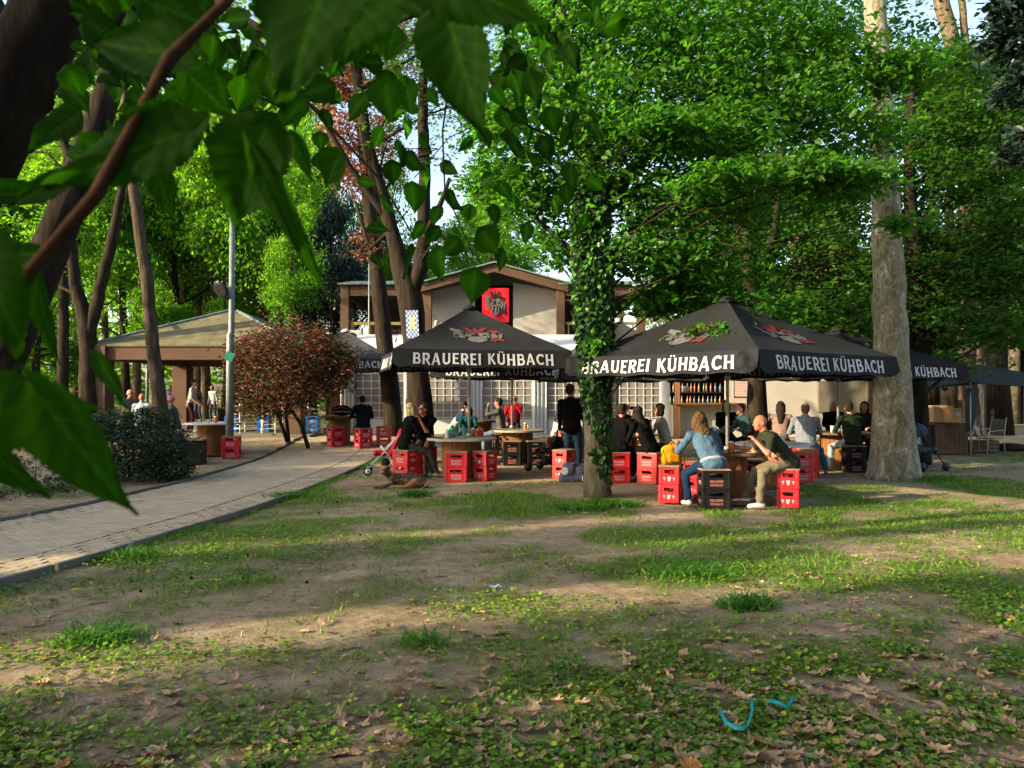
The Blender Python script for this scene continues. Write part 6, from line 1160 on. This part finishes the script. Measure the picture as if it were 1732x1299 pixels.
# prof is indexed on 16 steps, so n=8 samples every second entry
for cx, cy, L, ang in MID: addmid(cx, cy, L*1.08, ang, .088*FPX/L/1.08)
for k in range(250):
    cx, cy = rnd.uniform(120, 560), rnd.uniform(-60, 330)
    if cy > 330-abs(cx-280)*.25-rnd.random()*160: continue
    d = rnd.uniform(1.3, 3.2); addmid(cx, cy, .085*rnd.uniform(.7, 1.1)*FPX/d, rnd.choice([60, 90, 110, 160, 30]), d)
for k in range(230):
    cx, cy = rnd.uniform(480, 1010), rnd.uniform(-60, 290)
    if cy > 250-abs(cx-730)*.3-rnd.random()*150 and not (840 < cx < 980 and cy < 250): continue
    d = rnd.uniform(2.0, 3.6); addmid(cx, cy, .085*rnd.uniform(.6, 1.05)*FPX/d, rnd.choice([60, 90, 110, 150]), d)
me = npmesh('crown', np.array(VS), np.array(FS), np.array(TT)); link('crown', me, L_big, NT, None, True)
# second dark leaning trunk a little farther on
grow('leaning_tree', 'dark leaning trunk behind the big near leaves at the left edge', 'tree', [(-4.95, 6.2, 0, .22), (X(-60, 6.2), 6.2, 1.3, .18), tp(10, 590, 6.2, .165), tp(62, 470, 6.2, .155), tp(100, 380, 6.2, .14), tp(130, 300, 6.2, .12), tp(190, 120, 6.2, .1), tp(230, -60, 6.2, .08)], [cl(180, -80, 6.2, 150, 60, 500), cl(60, 60, 6.4, 90, 60, 300)], .09, L_lin, M_barkd, near=True, per=14, seg=16)

# ------------------------------------------------------------------ ground cover
def sample(n, x0, x1, y0, y1, f, rng, ypow=1.0):
    x = rng.uniform(x0, x1, n); y = y0+(y1-y0)*rng.uniform(0, 1, n)**ypow; m_ = f(x.copy(), y.copy()); k = rng.uniform(0, 1, n) < m_; x, y = x[k], y[k]
    v = np.abs(x) < y*.70+.6; return x[v], y[v]
def gh(x, y): return gzn(y)-(.028*fbm(x, y, 21, 3, .8)+.012*fbm(x, y, 22, 2, 5))*np.clip((15-y)/4, .25, 1)-.002
def blades(x, y, hgt, wid, rng, lay=.6):
    n = len(x); b = np.stack([x, y, gh(x, y)], 1); a = rng.uniform(0, 6.283, n); s_ = np.stack([np.cos(a), np.sin(a), 0*a], 1)*(wid*rng.uniform(.6, 1.3, n))[:, None]
    a2 = rng.uniform(0, 6.283, n)+fbm(x, y, 44, 2, 2)*3; ln = np.stack([np.cos(a2), np.sin(a2), 0*a2], 1)*(hgt*lay*rng.uniform(.3, 1.5, n))[:, None]; up_ = np.stack([0*a, 0*a, hgt*rng.uniform(.5, 1.1, n)], 1)
    m_ = b+ln*.4+up_*.62; t = b+ln*1.15+up_*.82; V = np.stack([b-s_, b+s_, m_+s_*.75, m_-s_*.75, t+s_*.12, t-s_*.12], 1).reshape(-1, 3); i = np.arange(n)[:, None]*6
    F = np.concatenate([i+np.array([[0, 1, 2, 3]]), i+np.array([[3, 2, 4, 5]])], 1).reshape(-1, 4); return V, F
rng = np.random.default_rng(8)
x1_, y1_ = sample(260000, -9, 13, 3, 22, lambda x, y: grassmask(x, y)**1.2*np.clip(1.3-(y-8)/22, .35, 1), rng)
x2_, y2_ = sample(60000, -4, 5, 2.6, 7.5, lambda x, y: clovermask(x, y)*.3, rng)
tx, ty = [], []
for px, py, rr_, n in ((165, 1078, .2, 520), (1262, 1018, .17, 380), (715, 1082, .12, 120), (1035, 852, .28, 900), (985, 858, .3, 500), (60, 830, .5, 500), (1170, 968, .3, 500), (700, 838, .2, 300), (1560, 812, .4, 500), (230, 940, .2, 260), (490, 840, .3, 300)):
    cx, cy = G(px, py); tx.append(cx+rng.normal(0, rr_*.6, n)); ty.append(cy+rng.normal(0, rr_*.4, n))
ky = rng.uniform(5, 20.5, 5200); kx = xr(ky)+.07+np.abs(rng.normal(0, .09, len(ky)))-.07*(fbm(ky, ky*0, 51, 2, 2)); kk = fbm(ky, ky*0+3, 52, 3, 1.5) > .42; tx.append(kx[kk]); ty.append(ky[kk])
ntuft = sum(len(t) for t in tx[:-1]); tx, ty = np.concatenate(tx), np.concatenate(ty)
gx2, gy2 = np.concatenate([x1_, x2_]), np.concatenate([y1_, y2_]); V1, F1 = blades(gx2, gy2, .055*(.6+.8*fbm(gx2, gy2, 41, 3, 1.5)), .0032+.0003*gy2, rng, 1.0); V2, F2 = blades(tx, ty, np.where(np.arange(len(tx)) < ntuft, .12, .075), .005+.0003*ty, rng, 1.2)
V = np.concatenate([V1, V2]); F = np.concatenate([F1, F2+len(V1)]); n = len(V)//6; t = rng.uniform(.6, 1.3, n)*(.75+.5*fbm(V[::6, 0], V[::6, 1], 45, 3, 1.2)); dry = rng.uniform(0, 1, n) < .07; T = np.stack([t*np.where(dry, 3.0, 1.0), t*np.where(dry, 1.35, 1), t*np.where(dry, 3, .9)], 1); T[len(gx2):len(gx2)+ntuft] *= np.array([.55, .8, 1.0])
tag(link('grass', npmesh('grass', V, F, np.repeat(T, 6, 0)), L_grs), 'patches of short green grass on the dirt lawn', 'grass', kind='stuff')
x, y = sample(230000, -5, 7.5, 2.6, 11, lambda x, y: clovermask(x, y), rng, 1.1); P = np.stack([x, y, gh(x, y)+rng.uniform(.004, .045, len(x))], 1); V, F, k = leafcloud(P, .03, True, up=1.6, droop=.0, wid=1.0, rng=rng); t = rng.uniform(.5, 1.25, len(P))*(.7+.6*fbm(x, y, 46, 3, 2)); yl = rng.uniform(0, 1, len(P)) < .05; T = np.stack([t*np.where(yl, 3, 1), t*np.where(yl, 1.7, 1), t*.8], 1)
tag(link('ground_ivy_leaves', npmesh('ground_ivy', V, F, np.repeat(T, k, 0)), L_clv), 'low clover and ground ivy carpeting the near lawn', 'ground cover', kind='stuff')
x, y = sample(90000, -10, 12, 2.5, 20, lambda x, y: (.25+.55*fbm(x, y, 47, 3, 1.3)**2)*np.clip(1.2-y/16, .12, 1)*((x > xr(y)+.05) | (x < xl(y))), rng, 1.2); P = np.stack([x, y, gh(x, y)+.004], 1); V, F, k = leafcloud(P, .022, False, up=3, droop=0, wid=.6, rng=rng); n = len(P); c = rng.uniform(0, 1, n); T = np.where((c < .5)[:, None], [1, .95, .8], np.where((c < .75)[:, None], [.35, .3, .25], [.7, 1.0, .3]))*rng.uniform(.6, 1.3, n)[:, None]
tag(link('leaf_crumbs', npmesh('leaf_crumbs', V, F, np.repeat(T, k, 0)), L_lit), 'tiny bits of dry leaf and seed husk on the dirt', 'litter', kind='stuff')
mb = MB(); r_ = random.Random(5)
for k in range(420):
    px, py = r_.uniform(0, 1732), r_.uniform(850, 1300)**1.0; x, y = G(px, py)
    if x < np.interp(y, *XR)+.1: continue
    z = float(gh(np.array([x]), np.array([y]))[0])+.006; a = r_.uniform(0, 6.28); L = r_.uniform(.03, .14); m1 = (x+math.cos(a)*L*.5+r_.uniform(-.01, .01), y+math.sin(a)*L*.5, z+r_.uniform(0, .012)); mb.tube([(x, y, z), m1, (x+math.cos(a)*L, y+math.sin(a)*L, z+r_.uniform(0, .01))], [.0028, .0022, .0012], 4, cap=False)
tag(mb.build('fallen_twigs', M_bark), 'thin fallen twigs strewn over the lawn', 'twigs', kind='stuff')
# dry plane-tree leaves
def dryleaf(seed):
    r_ = random.Random(seed); n = 40; vs = [(0, 0, .008)]; lob = [(r_.uniform(-12, 12), 1.0), (r_.uniform(40, 65), .85), (r_.uniform(-65, -40), r_.uniform(.5, .9)), (110, r_.uniform(.4, .7)), (-110, r_.uniform(.4, .7))]
    for ring in (.5, 1.0):
        for i in range(n):
            th = -180+360*i/n; rad = .58
            for a, l in lob: rad = max(rad, l*max(0, 1-abs((th-a))/42)**.6) 
            rad *= (1+r_.uniform(-.2, .14))*ring; x = math.sin(R(th))*rad; y = math.cos(R(th))*rad; c = r_.uniform(-.5, .5)*.12; vs.append((x*.5, y*.5, .006+abs(.24*x*x*math.sin(seed*1.7)+.2*y*y*math.cos(seed*2.3)+c*ring*.5+.05*ring)))
    fs = [(0, 1+i, 1+(i+1) % n) for i in range(n)]; fq = [(1+i, 1+n+i, 1+n+(i+1) % n, 1+(i+1) % n) for i in range(n)]
    return vs, fs+fq
DL = []; cols = [(1, 1, 1), (1.35, 1.2, 1.1), (.8, .62, .5), (.45, .33, .25), (1.5, 1.45, 1.4), (1.2, .8, .5)]
for i in range(6):
    vs, fs = dryleaf(i+3); me = bpy.data.meshes.new('dry_leaf'); me.from_pydata(vs, [], fs); ca = me.color_attributes.new('tint', 'FLOAT_COLOR', 'POINT')
    for k in range(len(vs)): f_ = random.uniform(.8, 1.15); ca.data[k].color = (cols[i][0]*f_, cols[i][1]*f_, cols[i][2]*f_, 1)
    me.materials.append(L_lit); DL.append((me, vs, fs))
rnd = random.Random(31); pts = []
def dens(px, py): return (.12+.95*max(0, min(1, (py-960)/260))*max(.12, min(1, (px-500)/800)) + .5*max(0, 1-((px-1450)/260)**2-((py-985)/50)**2) + .2*(py > 1150))
while len(pts) < 1700:
    px, py = rnd.uniform(-20, 1750), rnd.uniform(835, 1330)
    if rnd.random() > dens(px, py)*min(1, (1.2*(py-700)/500)): continue
    x, y = G(px, py)
    if x < np.interp(y, *XR)+.1: continue
    pts.append((x, y))
for k in range(26): x, y = G(1000+rnd.gauss(0, 24), 858+rnd.gauss(0, 5)); pts.append((x, y))
pts.sort(key=lambda p: p[1]); hz_ = gh(np.array([p[0] for p in pts]), np.array([p[1] for p in pts]))
MV, MF = [], []
for i, (x, y) in enumerate(pts):
    me, vs, fs = DL[rnd.randrange(6)]; s_ = rnd.uniform(.025, .065) if rnd.random() < .88 else rnd.uniform(.06, .09); E = (rnd.uniform(-.35, .35), rnd.uniform(-.35, .35), rnd.uniform(0, 6.28)); z = float(hz_[i])+rnd.uniform(.004, .03)
    if i < 290:
        o = bpy.data.objects.new('dry_leaf', me); C.objects.link(o); o.location = (x, y, z); o.rotation_euler = E; o.scale = (s_*2*rnd.uniform(.45, 1), s_*2, s_*2); tag(o, 'dry brown fallen leaf lying on the near lawn', 'fallen leaf', 'dry fallen leaves on the near lawn')
    else:
        Mx = Matrix.Translation((x, y, z)) @ Matrix.Rotation(E[2], 4, 'Z') @ Matrix.Rotation(E[0], 4, 'X') @ Matrix.Diagonal((s_*1.4, s_*2, s_*2, 1)); b = len(MV); MV += [tuple(Mx @ Vector(v)) for v in vs]; MF += [tuple(b+j for j in f) for f in fs]
me = bpy.data.meshes.new('leaf_litter'); me.from_pydata(MV, [], MF); ca = me.color_attributes.new('tint', 'FLOAT_COLOR', 'POINT'); t = np.ones((len(MV), 4), np.float32); t[:, :3] *= np.repeat(rng.uniform(.6, 1.4, len(MV)//81+1), 81)[:len(MV), None]; ca.data.foreach_set('color', t.ravel())
tag(link('leaf_litter', me, L_lit), 'scattered dry leaves farther out on the lawn', 'leaf litter', kind='stuff')
# turquoise strap and a paper scrap
M_tq = mat('strap_turquoise', (.006, .17, .2), .45, .15, 9, .1, .002); x, y = G(1240, 1222)
o = thing('strap', 'loose turquoise plastic strap curled in the near grass', 'strap', (x, y, .0)); g = lambda px, py, z: Vector((G(px, py)[0]-x, G(px, py)[1]-y, z))
MB().tube([g(1216, 1209, .03), g(1226, 1226, .02), g(1243, 1233, .012), g(1256, 1236, .02)], .011, 8, flat=.2).build('band', M_tq, o, True); MB().tube([g(1268, 1194, .05), g(1271, 1212, .045), g(1262, 1232, .02), g(1254, 1237, .012)], .01, 8, flat=.2).build('band', M_tq, o, True); MB().tube([g(1298, 1188, .02), g(1315, 1196, .03), g(1330, 1200, .02), g(1341, 1190, .045)], .011, 8, flat=.25).build('band', M_tq, o, True)
x, y = G(833, 994)
mb = MB(); mb.add([(0, 0, .01), (.04, -.01, .03), (.08, .02, .008), (.06, .05, .04), (.02, .04, .02), (-.03, .03, .035), (-.02, 0, .02)], [(0, 1, 4), (1, 2, 3), (1, 3, 4), (0, 4, 5), (0, 5, 6)]); o = mb.build('paper_scrap', M_ink, loc=(x, y, -.01)); tag(o, 'crumpled white paper scrap alone on the bare dirt', 'paper')
for i, (px, py) in enumerate([(540, 868), (610, 905), (240, 1000), (300, 978), (520, 985), (690, 855), (660, 862), (570, 850), (385, 945), (680, 870), (420, 940), (325, 978)]):
    x, y = G(px, py); me = bpy.data.meshes.get('seed_ball')
    if me is None: me = MB().ell((0, 0, .018), (.014, .014, .013), 9, 7).mesh('seed_ball'); me.materials.append(M_barkd)
    o = bpy.data.objects.new('seed_ball', me); C.objects.link(o); o.location = (x, y, -.01); tag(o, 'small dark plane seed ball lying on the dirt', 'seed ball', 'dark seed balls on the dirt')
